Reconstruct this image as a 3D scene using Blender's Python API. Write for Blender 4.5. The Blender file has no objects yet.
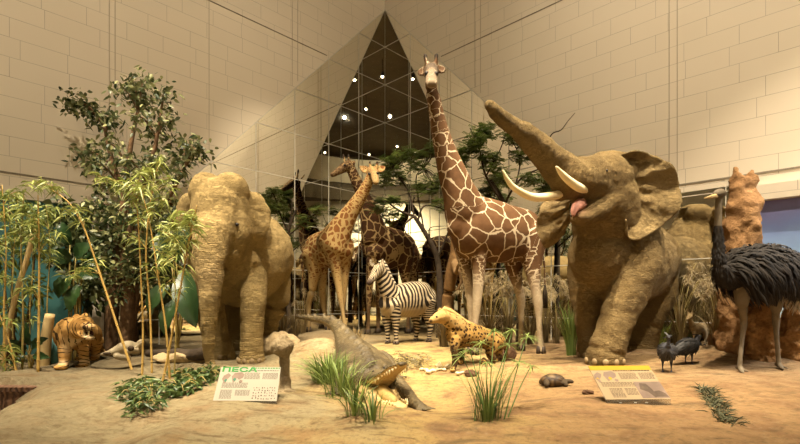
import bpy, math, random
import numpy as np
from mathutils import Vector, Matrix, noise


SC = bpy.context.scene
COL = SC.collection
F, HZ, CX = 458.0, 297.0, 400.0          # focal length in px, eye line, centre (800x444)
EYE = 1.0                                # eye height above the diorama ground (z = 0)

# ---- camera
cam_d = bpy.data.cameras.new('camera')
cam_d.sensor_width = 36.0
cam_d.lens = 36.0 * F / 800.0
cam_d.shift_y = (HZ - 222.0) / 800.0
cam_d.clip_end = 200
cam = bpy.data.objects.new('camera', cam_d); COL.objects.link(cam)
cam.location = (0, 0, EYE); cam.rotation_euler = (math.pi / 2, 0, 0)
SC.camera = cam

# ---- world, exposure
w = bpy.data.worlds.new('world'); SC.world = w; w.use_nodes = True
w.node_tree.nodes['Background'].inputs[0].default_value = (1.0, 0.80, 0.56, 1)
w.node_tree.nodes['Background'].inputs[1].default_value = 0.03
SC.view_settings.view_transform = 'Standard'
SC.view_settings.look = 'None'
SC.view_settings.gamma = 1.0
SC.view_settings.exposure = 0.30
SC.view_settings.use_curve_mapping = False
SC.cycles.use_denoising = True
SC.cycles.caustics_reflective = False
SC.cycles.caustics_refractive = False
SC.cycles.max_bounces = 10

def spot(name, loc, target, watts, deg, col=(1, .85, .62), blend=.6, size=.12):
    d = bpy.data.lights.new(name, 'SPOT'); d.energy = watts; d.spot_size = math.radians(deg)
    d.spot_blend = blend; d.color = col; d.shadow_soft_size = size
    o = bpy.data.objects.new(name, d); COL.objects.link(o); o.location = loc
    o.rotation_euler = (Vector(target) - Vector(loc)).to_track_quat('-Z', 'Y').to_euler()
    return o
def area(name, loc, target, watts, sx, sy, col=(1, .85, .62)):
    d = bpy.data.lights.new(name, 'AREA'); d.shape = 'RECTANGLE'; d.size = sx; d.size_y = sy
    d.energy = watts; d.color = col
    o = bpy.data.objects.new(name, d); COL.objects.link(o); o.location = loc
    o.rotation_euler = (Vector(target) - Vector(loc)).to_track_quat('-Z', 'Y').to_euler()
    return o
LAMPS = []     # (position, target) of the ceiling spotlights, their housings are built below
def key(loc, target, watts, deg, **k):
    spot('spotlight_beam', loc, target, watts, deg, **k); 
    if loc[2] > 12.5: LAMPS.append((loc, target))
# warm track spotlights over the diorama
key((-4.0, 4.9, 10.0), (-3.0, 6.9, 1.2), 5580, 52)
key((-0.8, 3.6, 10.0), (0.2, 6.0, 0.0), 5580, 48)
key((3.6, 4.6, 10.0), (2.8, 7.0, 1.4), 5580, 50)
key((6.6, 4.2, 9.8), (5.0, 6.6, 0.8), 4030, 48)
key((-6.2, 3.2, 9.8), (-4.5, 6.2, 0.7), 3410, 44)
key((0.03, 3.53, 13.2), (1.0, 8.2, 2.4), 5270, 34)
key((-2.2, 7.0, 12.0), (-1.4, 11.0, 1.6), 5600, 42)
key((0.8, 6.4, 11.5), (0.2, 9.8, 0.6), 4600, 38)
key((-3.4, 2.4, 9.8), (-2.1, 4.3, 0.0), 2900, 42)
key((3.4, 2.4, 9.8), (2.2, 4.2, 0.0), 2700, 42)
# spotlights washing both block walls
key((-.27, -2.0, 13.2), (-7.2, 8.2, 6.6), 3600, 62, blend=1.0)
key((1.28, -.83, 13.2), (7.6, 8.0, 6.4), 5300, 64, blend=1.0)
key((2.82, -2.2, 13.2), (0.0, 14.0, 8.6), 2300, 50, blend=1.0)
spot('hall_downlight', (0, -9.0, 9.3), (0, -13, 3), 10000, 150, blend=1.0)
spot('mural_light', (8.3, 5.6, 4.6), (6.9, 7.0, 1.6), 1300, 80, col=(1, .95, .88), blend=1.0)
spot('hall_downlight', (-1, 0, 13.5), (0, -9, 8), 1800, 90, blend=1.0)
# ---------------------------------------------------------------- helpers
def P(px, py, Z):                        # a point of the place seen at pixel (px,py) at depth Z
    return np.array(((px - CX) / F * Z, Z, EYE + (HZ - py) / F * Z))
DC = 14.5
C0 = np.array((-.0328 * DC, DC))
LD = np.array((-.695, -.719)); RD = np.array((.719, -.695))
def UV(u, v, z): q = C0 + u * LD + v * RD; return (q[0], q[1], z)
def to_uv(x, y): d0, d1 = x - C0[0], y - C0[1]; return d0 * LD[0] + d1 * LD[1], d0 * RD[0] + d1 * RD[1]
def sm(a, b, x):
    t = np.clip((x - a) / (b - a), 0, 1); return t * t * (3 - 2 * t)
def lerp(a, b, t): return a + (b - a) * t
def nz(x, y, z=0.0, s=1.0): return noise.noise(Vector((x * s, y * s, z * s)))
def npn(V, s, o=0.0, octv=2):            # fractal noise per row of V
    return np.array([noise.fractal(Vector((p[0] * s + o, p[1] * s, p[2] * s)), 1.0, 2.0, octv) for p in V])

def tag(o, label=None, cat=None, group=None, kind=None):
    for k, v in (('label', label), ('category', cat), ('group', group), ('kind', kind)):
        if v: o[k] = v
    return o
def thing(name, label, cat, loc=(0, 0, 0), rz=0, group=None):
    o = bpy.data.objects.new(name, None); COL.objects.link(o); o.empty_display_size = .1
    o.location = loc; o.rotation_euler = (0, 0, rz)
    return tag(o, label, cat, group)
def link(name, me, mat, parent=None):
    o = bpy.data.objects.new(name, me); COL.objects.link(o)
    if mat is not None and not len(me.materials): me.materials.append(mat)
    if parent is not None: o.parent = parent
    return o
def mesh(name, V, Fc, smooth=True, attrs=None, uvs=None):
    me = bpy.data.meshes.new(name)
    me.from_pydata([tuple(map(float, v)) for v in V], [], [tuple(map(int, f)) for f in Fc])
    if smooth: me.polygons.foreach_set('use_smooth', [True] * len(me.polygons))
    for k, a in (attrs or {}).items():
        a = np.asarray(a, dtype=np.float32)
        if a.ndim == 1: me.attributes.new(k, 'FLOAT', 'POINT').data.foreach_set('value', a)
        else: me.attributes.new(k, 'FLOAT_VECTOR', 'POINT').data.foreach_set('vector', a.ravel())
    me.update(); return me

class MB:                                # collects shapes, links them as one mesh
    def __init__(s): s.V = []; s.F = []; s.A = []
    def raw(s, V, Fc, a=0.0):
        n = len(s.V); s.V += [tuple(v) for v in V]; s.F += [tuple(i + n for i in f) for f in Fc]
        s.A += list(a) if hasattr(a, '__len__') else [a] * len(V)
    def box(s, c, d, rz=0, a=0.0, M=None):
        x, y, z = (q / 2 for q in d); R = Matrix.Rotation(rz, 3, 'Z') if M is None else M
        vs = [R @ Vector((i * x, j * y, k * z)) + Vector(c) for i in (-1, 1) for j in (-1, 1) for k in (-1, 1)]
        s.raw(vs, [(0, 1, 3, 2), (4, 6, 7, 5), (0, 4, 5, 1), (2, 3, 7, 6), (0, 2, 6, 4), (1, 5, 7, 3)], a)
    def tube(s, pts, rad, seg=6, cap=True, a=0.0):
        pts = [np.array(p, float) for p in pts]; n = len(pts)
        if not hasattr(rad, '__len__'): rad = [rad] * n
        V = []; ref = np.array((.31, .17, .93)); S = None
        for i in range(n):
            T = pts[min(i + 1, n - 1)] - pts[max(i - 1, 0)]; T /= (np.linalg.norm(T) + 1e-9)
            if S is None: S = np.cross(T, ref if abs(T @ ref) < .95 else np.array((1., 0, 0)))
            else: S = S - T * (S @ T)
            S = S / (np.linalg.norm(S) + 1e-9); U = np.cross(S, T)
            for k in range(seg):
                t = 2 * math.pi * k / seg
                V.append(pts[i] + rad[i] * (math.cos(t) * S + math.sin(t) * U))
        Fc = [(i * seg + k, i * seg + (k + 1) % seg, (i + 1) * seg + (k + 1) % seg, (i + 1) * seg + k) for i in range(n - 1) for k in range(seg)]
        if cap: Fc += [tuple(range(seg))[::-1], tuple(range((n - 1) * seg, n * seg))]
        s.raw(V, Fc, a)
    def ball(s, c, r, seg=12, rings=8, R=None, a=0.0):
        r = r if hasattr(r, '__len__') else (r, r, r); V = []; Fc = []
        for i in range(rings + 1):
            ph = math.pi * i / rings
            for k in range(seg):
                t = 2 * math.pi * k / seg
                q = np.array((r[0] * math.sin(ph) * math.cos(t), r[1] * math.sin(ph) * math.sin(t), r[2] * math.cos(ph)))
                V.append(np.array(c) + (q if R is None else R @ q))
        for i in range(rings):
            for k in range(seg):
                Fc.append((i * seg + k, (i + 1) * seg + k, (i + 1) * seg + (k + 1) % seg, i * seg + (k + 1) % seg))
        s.raw(V, Fc, a)
    def strip(s, pts, wid, side, a=0.0, fold=0.0):   # a leaf blade or feather: pts along, half widths, side vector
        n = len(pts); V = []; Fc = []; side = np.array(side, float)
        T0 = np.array(pts[-1], float) - np.array(pts[0], float); up = np.cross(side, T0); up /= (np.linalg.norm(up) + 1e-9)
        for i in range(n):
            p = np.array(pts[i], float)
            V += [p - side * wid[i] + up * fold * wid[i], p, p + side * wid[i] + up * fold * wid[i]]
        for i in range(n - 1):
            b = 3 * i; Fc += [(b, b + 1, b + 4, b + 3), (b + 1, b + 2, b + 5, b + 4)]
        s.raw(V, Fc, a)
    def build(s, name, mat, parent=None, smooth=True, local=True, attr='tone'):
        V = np.array(s.V, float)
        if parent is not None and local:
            Mi = np.array(parent_matrix(parent).inverted()); V = V @ Mi[:3, :3].T + Mi[:3, 3]
        return link(name, mesh(name, V, s.F, smooth, {attr: s.A} if attr else None), mat, parent)
def parent_matrix(o):
    M = Matrix.LocRotScale(o.location, o.rotation_euler, o.scale)
    return parent_matrix(o.parent) @ M if o.parent else M

def crom(R, sub):                        # Catmull-Rom through rows
    R = np.array(R, float); n = len(R); out = []
    if n == 2: return np.array([R[0] + (R[1] - R[0]) * t for t in np.linspace(0, 1, sub + 1)])
    for i in range(n - 1):
        a, b, c, d = R[max(i - 1, 0)], R[i], R[i + 1], R[min(i + 2, n - 1)]
        for k in range(sub):
            t = k / sub
            out.append(.5 * (2 * b + (c - a) * t + (2 * a - 5 * b + 4 * c - d) * t * t + (3 * b - a - 3 * c + d) * t ** 3))
    out.append(R[-1]); return np.array(out)

class Body:                              # a figure's surface: tapered limbs fused into one skin
    def __init__(s, origin=(0, 0, 0)): s.V = []; s.F = []; s.sp = []; s.o = np.array(origin, float)
    def raw(s, V, Fc):
        n = sum(len(q) for q in s.V); s.V.append(np.array(V, float)); s.F += [tuple(i + n for i in f) for f in Fc]
    def tube(s, rows, tagid=0, seg=16, sub=5, up=(0, 0, 1)):   # rows x,y,z,r_side,r_up  (world)
        rows = [list(r) + [r[3]] if len(r) == 4 else list(r) for r in rows]
        R = crom(rows, sub); R[:, 3:] = np.maximum(R[:, 3:], .004)
        pts = R[:, :3]; n = len(R); upv = np.array(up, float); T = np.gradient(pts, axis=0)
        T /= np.linalg.norm(T, axis=1)[:, None] + 1e-9; V = []
        L = np.concatenate(([0], np.cumsum(np.linalg.norm(np.diff(pts, axis=0), axis=1))))
        s.sp.append((tagid, pts, R[:, 3:].max(1), L))
        rings = []
        def fr(t):
            S = np.cross(t, upv)
            if np.linalg.norm(S) < .25: S = np.cross(t, np.array((0, -1., 0)))
            S /= np.linalg.norm(S); return S, np.cross(S, t)
        for e in (.25, .6, .88): rings.append((pts[0] - T[0] * min(R[0, 3:]) * math.sqrt(1 - e * e) * .9, T[0], R[0, 3] * e, R[0, 4] * e))
        for i in range(n): rings.append((pts[i], T[i], R[i, 3], R[i, 4]))
        for e in (.88, .6, .25): rings.append((pts[-1] + T[-1] * min(R[-1, 3:]) * math.sqrt(1 - e * e) * .9, T[-1], R[-1, 3] * e, R[-1, 4] * e))
        for c, t, a, b in rings:
            S, U = fr(t)
            for k in range(seg):
                q = 2 * math.pi * k / seg; V.append(c + S * a * math.cos(q) + U * b * math.sin(q))
        m = len(rings)
        Fc = [(i * seg + k, i * seg + (k + 1) % seg, (i + 1) * seg + (k + 1) % seg, (i + 1) * seg + k) for i in range(m - 1) for k in range(seg)]
        Fc += [tuple(range(seg))[::-1], tuple(range((m - 1) * seg, m * seg))]
        s.raw(V, Fc)
    def pt(s, rows, tagid=0, **k):       # rows px,py,Z,r_px[,r_px]
        s.tube([list(P(*r[:3])) + [q * r[2] / F for q in r[3:]] for r in rows], tagid, **k)
    def ball(s, c, r, R=None, tagid=0):
        m = MB(); m.ball(c, r, 16, 10, R); s.raw(m.V, m.F)
        rr = r if hasattr(r, '__len__') else (r,) * 3
        s.sp.append((tagid, np.array([c], float), np.array([np.mean(rr)]), np.array([0.])))
    def pb(s, px, py, Z, r, tagid=0, R=None):
        r = [q * Z / F for q in r] if hasattr(r, '__len__') else r * Z / F
        s.ball(P(px, py, Z), r, R, tagid)
    def slab(s, G, th):                  # a thick curved sheet: G[i][j] points
        G = np.array(G, float); n, m = G.shape[:2]
        du = np.gradient(G, axis=0); dv = np.gradient(G, axis=1); N = np.cross(du, dv); N /= np.linalg.norm(N, axis=2)[..., None] + 1e-9
        A = (G + N * th / 2).reshape(-1, 3); B = (G - N * th / 2).reshape(-1, 3); k = n * m; Fc = []
        ix = lambda i, j: i * m + j
        for i in range(n - 1):
            for j in range(m - 1):
                q = (ix(i, j), ix(i + 1, j), ix(i + 1, j + 1), ix(i, j + 1)); Fc += [q, tuple(x + k for x in q[::-1])]
        rim = [ix(i, 0) for i in range(n)] + [ix(n - 1, j) for j in range(1, m)] + [ix(i, m - 1) for i in range(n - 2, -1, -1)] + [ix(0, j) for j in range(m - 2, 0, -1)]
        for a, b in zip(rim, rim[1:] + rim[:1]): Fc.append((b, a, a + k, b + k))
        s.raw(np.concatenate((A, B)), Fc)
    def skin(s, voxel, smooth=6, dec=None):
        me = bpy.data.meshes.new('tmp'); me.from_pydata([tuple(v) for v in np.concatenate(s.V)], [], s.F); me.validate()
        o = bpy.data.objects.new('tmp', me); COL.objects.link(o)
        m = o.modifiers.new('r', 'REMESH'); m.mode = 'VOXEL'; m.voxel_size = voxel
        if smooth: m = o.modifiers.new('s', 'SMOOTH'); m.factor = .5; m.iterations = smooth
        dg = bpy.context.evaluated_depsgraph_get(); e = o.evaluated_get(dg).to_mesh()
        V = np.empty(len(e.vertices) * 3); e.vertices.foreach_get('co', V); s.Vo = V.reshape(-1, 3)
        N = np.empty(len(e.vertices) * 3); e.vertices.foreach_get('normal', N); s.No = N.reshape(-1, 3)
        s.Fo = [tuple(p.vertices) for p in e.polygons]
        bpy.data.objects.remove(o); bpy.data.meshes.remove(me)
        # nearest limb of each vertex: tag, distance along it, 0..1 share
        pt = np.concatenate([q[1] for q in s.sp]); rr = np.concatenate([q[2] for q in s.sp])
        tg = np.concatenate([[q[0]] * len(q[1]) for q in s.sp]); al = np.concatenate([q[3] for q in s.sp])
        tt = np.concatenate([q[3] / max(q[3][-1], 1e-6) for q in s.sp])
        idx = np.empty(len(s.Vo), int)
        for a in range(0, len(s.Vo), 4000):
            d = np.linalg.norm(s.Vo[a:a + 4000, None] - pt[None], axis=2) - rr[None]
            idx[a:a + 4000] = d.argmin(1)
        s.tag = tg[idx]; s.al = al[idx]; s.tt = tt[idx]; s.ctr = pt[idx]
        return s
    def surf(s, px, py, rad=1.3):        # the skin point seen at a pixel
        Y = s.Vo[:, 1]; u = CX + F * s.Vo[:, 0] / Y; v = HZ - F * (s.Vo[:, 2] - EYE) / Y
        d = np.hypot(u - px, v - py); k = np.where(d < rad)[0]
        return s.Vo[k[np.argmin(Y[k])]] if len(k) else s.Vo[np.argmin(d)]
    def done(s, name, mat, parent, attrs=None):
        V = s.Vo; Mi = np.array(parent_matrix(parent).inverted())
        return link(name, mesh(name, V @ Mi[:3, :3].T + Mi[:3, 3], s.Fo, True, attrs), mat, parent)

# ---------------------------------------------------------------- materials
def new_mat(name, rough=.8, spec=.2):
    m = bpy.data.materials.new(name); m.use_nodes = True; nt = m.node_tree; b = nt.nodes['Principled BSDF']
    b.inputs['Roughness'].default_value = rough; b.inputs['Specular IOR Level'].default_value = spec
    return m, nt, b
def nd(nt, typ, ins=None, **props):
    n = nt.nodes.new('ShaderNode' + typ)
    for k, v in props.items(): setattr(n, k, v)
    for k, v in (ins or {}).items():
        s = n.inputs[k]
        if isinstance(v, bpy.types.NodeSocket): nt.links.new(v, s)
        else: s.default_value = (*v, 1) if isinstance(v, tuple) and len(v) == 3 and s.type == 'RGBA' else v
    return n
def ramp(nt, fac, stops, interp='LINEAR'):
    n = nt.nodes.new('ShaderNodeValToRGB'); nt.links.new(fac, n.inputs[0]); n.color_ramp.interpolation = interp
    el = n.color_ramp.elements
    while len(el) < len(stops): el.new(.5)
    for e, (p, c) in zip(el, stops): e.position = p; e.color = (*c, 1) if hasattr(c, '__len__') else (c, c, c, 1)
    return n.outputs[0]
def mix(nt, fac, a, b, mode='MIX'):
    n = nt.nodes.new('ShaderNodeMix'); n.data_type = 'RGBA'; n.blend_type = mode
    for i, v in ((0, fac), (6, a), (7, b)):
        if isinstance(v, bpy.types.NodeSocket): nt.links.new(v, n.inputs[i])
        else: n.inputs[i].default_value = (*v, 1) if isinstance(v, tuple) else v
    return n.outputs[2]
def coords(nt, kind='Object'): return nt.nodes.new('ShaderNodeTexCoord').outputs[kind]
def attr(nt, name, out='Fac'):
    n = nt.nodes.new('ShaderNodeAttribute'); n.attribute_name = name; return n.outputs[out]
def nse(nt, co, scale, detail=4, rough=.6, dist=0.0):
    return nd(nt, 'TexNoise', {'Vector': co, 'Scale': scale, 'Detail': detail, 'Roughness': rough, 'Distortion': dist}).outputs[0]
def math_(nt, op, a, b=None):
    n = nt.nodes.new('ShaderNodeMath'); n.operation = op
    for i, v in ((0, a), (1, b)):
        if v is None: continue
        if isinstance(v, bpy.types.NodeSocket): nt.links.new(v, n.inputs[i])
        else: n.inputs[i].default_value = v
    return n.outputs[0]
def bump(nt, b, h, strength=.5, dist=.02):
    n = nd(nt, 'Bump', {'Height': h, 'Strength': strength, 'Distance': dist}); nt.links.new(n.outputs[0], b.inputs['Normal'])
def col(nt, b, c, k=1.0):
    if k != 1.0: c = mix(nt, 1.0, c, (k, k, k), 'MULTIPLY')
    nt.links.new(c, b.inputs['Base Color'])
def simple(name, c1, c2=None, scale=6, rough=.8, bs=.3, bscale=None, bd=.02, spec=.2, metal=0):
    m, nt, b = new_mat(name, rough, spec); c2 = c2 or tuple(q * .7 for q in c1); co = coords(nt)
    col(nt, b, ramp(nt, nse(nt, co, scale), [(.35, c2), (.65, c1)]))
    if bs: bump(nt, b, nse(nt, co, bscale or scale * 4), bs, bd)
    b.inputs['Metallic'].default_value = metal
    return m
def leafmat(name, c_lo, c_hi, rough=.45, trans=.25):   # leaf colour varies with each blade's own tone
    m, nt, b = new_mat(name, rough, .35)
    c = ramp(nt, attr(nt, 'tone'), [(0, c_lo), (1, c_hi)]); col(nt, b, c)
    t = nt.nodes.new('ShaderNodeBsdfTranslucent'); nt.links.new(c, t.inputs[0])
    x = nt.nodes.new('ShaderNodeMixShader'); x.inputs[0].default_value = trans
    nt.links.new(b.outputs[0], x.inputs[1]); nt.links.new(t.outputs[0], x.inputs[2])
    nt.links.new(x.outputs[0], nt.nodes['Material Output'].inputs[0])
    return m
# ---------------------------------------------------------------- the setting: walls, mirrors, hall, ground
CELL, CELLH, APEX = 1.112, 1.196, 10.09
def wall_mat():
    m, nt, b = new_mat('block_wall_paint', .85, .15)
    co = coords(nt); s = nd(nt, 'SeparateXYZ', {0: co})
    c = nd(nt, 'CombineXYZ', {0: s.outputs[0], 1: s.outputs[2]}).outputs[0]
    br = nd(nt, 'TexBrick', {'Vector': c, 'Scale': 1.0, 'Color1': (1, 1, 1), 'Color2': (.94, .94, .94), 'Mortar': (0, 0, 0), 'Mortar Size': .0045,
                             'Mortar Smooth': .2, 'Brick Width': .86, 'Row Height': .345, 'Bias': -.2}, offset=.43, squash=.8, squash_frequency=3)
    n1 = nse(nt, co, 1.3, 5); n2 = nse(nt, co, .5, 3)
    keep = ramp(nt, n1, [(.40, 1), (.56, .06)])                 # joints fade where the paint filled them
    base = mix(nt, n2, (.60, .525, .415), (.67, .59, .475))
    f = math_(nt, 'MULTIPLY', br.outputs['Fac'], keep)
    c = mix(nt, math_(nt, 'MULTIPLY', f, .33), base, (.26, .21, .14))
    c = mix(nt, .35, c, mix(nt, 1.0, c, br.outputs['Color'], 'MULTIPLY'))
    col(nt, b, c); bump(nt, b, nse(nt, co, 30, 5), .12, .01)
    return m
M_wall = wall_mat()
M_joint = simple('joint_metal', (.56, .52, .43), (.46, .42, .35), rough=.45, bs=0)
M_gap = simple('shadow_gap', (.24, .20, .145), rough=.9, bs=0)
M_seam = simple('seam_line', (.42, .36, .27), (.40, .34, .255), rough=.9, bs=0)
M_dark = simple('dark_ceiling', (.15, .115, .072), (.12, .09, .055), 2, .9, 0)
M_plaster = simple('hall_plaster', (.62, .57, .45), (.56, .51, .40), 2, .9, 0)
mm, nt, b = new_mat('mirror_glass', .012, .5); b.inputs['Metallic'].default_value = 1
b.inputs['Base Color'].default_value = (.86, .85, .77, 1); M_mirror = mm

def wall_obj(name, d, sgn, x0, x1, z0, z1, th=.3):   # local x along the wall, local y out of the room
    m = MB(); m.box(((x0 + x1) / 2, -sgn * th / 2, (z0 + z1) / 2), (x1 - x0, th, z1 - z0))
    o = link(name, mesh(name, m.V, m.F, False), M_wall); o.location = (C0[0], C0[1], 0)
    o.rotation_euler.z = math.atan2(d[1], d[0]); o['kind'] = 'structure'; return o
# left wall: room lies on the local -y... side given by sgn
def room_side(d):   # +1 when the room is at local +y
    n = np.array((-d[1], d[0])); return 1 if n @ (np.array((0, 5.)) - C0) > 0 else -1
wl = wall_obj('wall_left', LD, room_side(LD), 0, 21, 2.92, 14.2)
wr = wall_obj('wall_right', RD, room_side(RD), 0, 21, 2.92, 14.2)
wl2 = wall_obj('wall_left_lower', LD, room_side(LD), 0, 7.9, -.7, 2.92)
wr2 = wall_obj('wall_right_lower', RD, room_side(RD), 0, 9.15, -.7, 2.92)

def wbar(mb, d, a0, z0, a1, z1, wdt, out=.012, dep=.012):   # a flat strip on the wall d from (a0,z0) to (a1,z1)
    s = room_side(d); n = np.array((-d[1], d[0])) * s
    p0 = np.array((*(C0 + d * a0 + n * out), z0)); p1 = np.array((*(C0 + d * a1 + n * out), z1))
    T = p1 - p0; L = np.linalg.norm(T); T /= L; N = np.array((n[0], n[1], 0)); S = np.cross(T, N)
    Mx = Matrix(np.stack((T, S, N), 1).tolist()); mb.box((p0 + p1) / 2, (L, wdt, dep), M=Mx)
k_trim = 0
def trim(mb, mat):
    global k_trim; k_trim += 1
    o = mb.build('trim_%d' % k_trim, mat, None, False); o['kind'] = 'structure'; return o
for d, end in ((LD, 7.6), (RD, 9.0)):
    s = room_side(d); n = np.array((-d[1], d[0])) * s
    def W(a, z, out=.02): q = C0 + d * a + n * out; return (q[0], q[1], z)
    m = MB(); kx = (APEX - 3.0) / CELLH * CELL
    poly = [(0.0, APEX), (kx, 3.0), (end, 3.0), (end, -.3), (0.0, -.3)]
    k = len(poly)
    V = [W(a, z, .022) for a, z in poly] + [W(a, z, .002) for a, z in poly]
    m.raw(V, [tuple(range(k)), tuple(range(k, 2 * k))[::-1]] + [(i, i + k, (i + 1) % k + k, (i + 1) % k) for i in range(k)])
    o = m.build('wall_left_mirror' if d is LD else 'wall_right_mirror', M_mirror, None, False); o['kind'] = 'structure'
    g = MB()
    for i in range(1, 9):
        top = max(3.0, APEX - i * CELLH)
        if i * CELL < end: wbar(g, d, i * CELL, -.25, i * CELL, top, .017, .026)
    for i in range(1, 9):
        z = APEX - i * CELLH; a1 = i * CELL if z > 3.05 else end
        wbar(g, d, 0.02, z, a1, z, .017, .026)
    wbar(g, d, 0, APEX, kx, 3.0, .02, .024)
    wbar(g, d, .012, -.25, .012, APEX, .02, .026); wbar(g, d, end, -.25, end, 3.0, .05, .03)
    trim(g, M_joint)
    g = MB()                                                     # shadow gaps across the block wall
    wbar(g, d, 2 * CELL + .05, APEX - 1.93 * CELLH, 20.5, APEX - 1.93 * CELLH, .022, .006)
    wbar(g, d, kx, 3.16, 20.5, 3.16, .03, .006)
    trim(g, M_gap); g = MB()
    for a in ((3.23, 3.40, 5.6, 7.48, 7.58) if d is LD else (3.42, 3.60, 7.98, 8.12)):
        zb = max(3.17, APEX - a / CELL * CELLH + .12); wbar(g, d, a, zb, a, 14, .016 if a > 7 else .010, .005)
    trim(g, M_seam)
# projecting soffit beam and painted sky mural beyond the mirrors (right), teal mural (left)
def soffit(d, a0, a1, z0, z1, out):
    m = MB(); s = room_side(d); n = np.array((-d[1], d[0])) * s
    c = C0 + d * (a0 + a1) / 2 + n * out / 2
    m.box((c[0], c[1], (z0 + z1) / 2), (a1 - a0, out, z1 - z0), math.atan2(d[1], d[0]))
    o = m.build('trim_soffit', M_wall, None, False); o['kind'] = 'structure'
soffit(RD, 9.15, 20, 2.66, 2.92, .18); soffit(LD, 7.9, 20, 2.72, 2.92, .10)
def mural(name, d, a0, a1, z0, z1, stops, label, stripes=False):
    s = room_side(d); n = np.array((-d[1], d[0])) * s; V = []
    for a, z, o in ((a0, z0, .0), (a1, z0, .0), (a1, z1, .0), (a0, z1, .0), (a0, z0, -.03), (a1, z0, -.03), (a1, z1, -.03), (a0, z1, -.03)):
        q = C0 + d * a + n * o; V.append((q[0], q[1], z))
    mt, nt, b = new_mat(name + '_paint', .7); co = coords(nt); z = nd(nt, 'SeparateXYZ', {0: co}).outputs[2]
    nn = nse(nt, co, 1.6, 5); h = math_(nt, 'ADD', math_(nt, 'DIVIDE', z, z1), math_(nt, 'MULTIPLY', math_(nt, 'SUBTRACT', nn, .5), .22))
    c = ramp(nt, h, stops)
    if stripes:
        wv = nd(nt, 'TexWave', {'Vector': co, 'Scale': 2.2, 'Distortion': .6}, wave_type='BANDS', bands_direction='X').outputs[1]
        c = mix(nt, math_(nt, 'MULTIPLY', wv, .6), c, (.04, .13, .13))
    col(nt, b, c)
    m = MB(); m.raw(V, [(0, 1, 2, 3), (7, 6, 5, 4), (0, 4, 5, 1), (1, 5, 6, 2), (2, 6, 7, 3), (3, 7, 4, 0)])
    o = m.build(name, mt, None, False); tag(o, label, 'mural'); return o
mural('sky_mural', RD, 9.18, 15, -.3, 2.66, [(0, (.58, .68, .74)), (.35, (.44, .60, .76)), (.62, (.27, .43, .70)), (.85, (.19, .26, .56)), (1, (.22, .19, .42))],
      'painted blue sky mural panel under the block wall behind the ostrich')
mural('teal_panel', LD, 7.93, 12.4, -.3, 2.72, [(0, (.03, .08, .075)), (.5, (.05, .16, .16)), (1, (.08, .20, .21))], 'teal striped backdrop panel behind the bamboo thicket', True)

# the hall behind the visitor (seen in the mirrors)
def flat(name, c, d, mat):
    m = MB(); m.box(c, d); o = m.build(name, mat, None, False); o['kind'] = 'structure'; return o
flat('floor', (0, -1, -.75), (40, 44, .2), simple('hall_floor', (.20, .16, .12), (.16, .13, .1), 1, .35, 0))
flat('ceiling', (0, -1, 14.3), (40, 44, .2), M_dark)
flat('wall_back', (0, -13.2, 4.6), (34, .3, 10.4), M_plaster)
flat('wall_back_upper', (0, -14.2, 11.8), (34, .3, 5), M_dark)
flat('wall_hall_left', (-16.5, -6.5, 6.8), (.3, 14, 15), M_plaster); flat('wall_hall_right', (16.5, -6.5, 6.8), (.3, 14, 15), M_plaster)
m = MB(); V = []; n = 33                                          # curved balcony parapet
for i in range(n):
    t = math.radians(-158 + 136 * i / (n - 1))
    for r, z in ((9, 9.8), (9, 11.7), (9.25, 11.7), (9.25, 9.8)): V.append((r * math.cos(t), 2 + r * math.sin(t), z))
m.raw(V, [(4 * i + k, 4 * i + (k + 1) % 4, 4 * i + 4 + (k + 1) % 4, 4 * i + 4 + k) for i in range(n - 1) for k in range(4)] + [(0, 3, 2, 1), (4 * n - 4, 4 * n - 3, 4 * n - 2, 4 * n - 1)])
o = m.build('wall_balcony', M_plaster, None, False); o['kind'] = 'structure'
m = MB(); V = []
for i in range(n):
    t = math.radians(-158 + 136 * i / (n - 1))
    for r, z in ((9.1, 9.45), (9.1, 9.8), (13.5, 9.8), (13.5, 9.45)): V.append((r * math.cos(t), 2 + r * math.sin(t), z))
m.raw(V, [(4 * i + k, 4 * i + (k + 1) % 4, 4 * i + 4 + (k + 1) % 4, 4 * i + 4 + k) for i in range(n - 1) for k in range(4)])
o = m.build('ceiling_balcony', simple('balcony_soffit', (.14, .115, .08), rough=.8, bs=0), None, False); o['kind'] = 'structure'

m_em, nt, b = new_mat('lamp_glow'); b.inputs['Emission Color'].default_value = (1, .86, .62, 1); b.inputs['Emission Strength'].default_value = 60
b.inputs['Base Color'].default_value = (.9, .8, .6, 1)
M_black = simple('black_housing', (.03, .03, .03), rough=.5, bs=0)
# ceiling spotlights; the ones the mirrored corner shows are laid out from what the mirror shows
for px, py in ((354.7, 81), (412.6, 80), (325, 153), (369, 155), (397, 147), (415, 153)):
    Zv = 12.2 * F / (HZ - py); LAMPS.append(((2 * C0[0] - (px - CX) / F * Zv, 2 * DC - Zv, 13.2), (0, 8, .5)))
for i, (loc, tg) in enumerate(LAMPS):
    loc = Vector(loc); dv = (Vector(tg) - loc).normalized()
    t = thing('ceiling_spotlight', 'small round ceiling spotlight glowing warm, seen in the corner mirror', 'spotlight', loc, 0, 'spotlights on the hall ceiling')
    m = MB(); m.tube([loc - dv * .34, loc - dv * .03], [.08, .10], 12); m.tube([loc - dv * .2, (loc.x, loc.y, 14.22)], .014, 6); m.build('housing', M_black, t)
    m = MB(); m.tube([loc - dv * .035, loc - dv * .02], .08, 12); m.build('lens', m_em, t)

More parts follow.
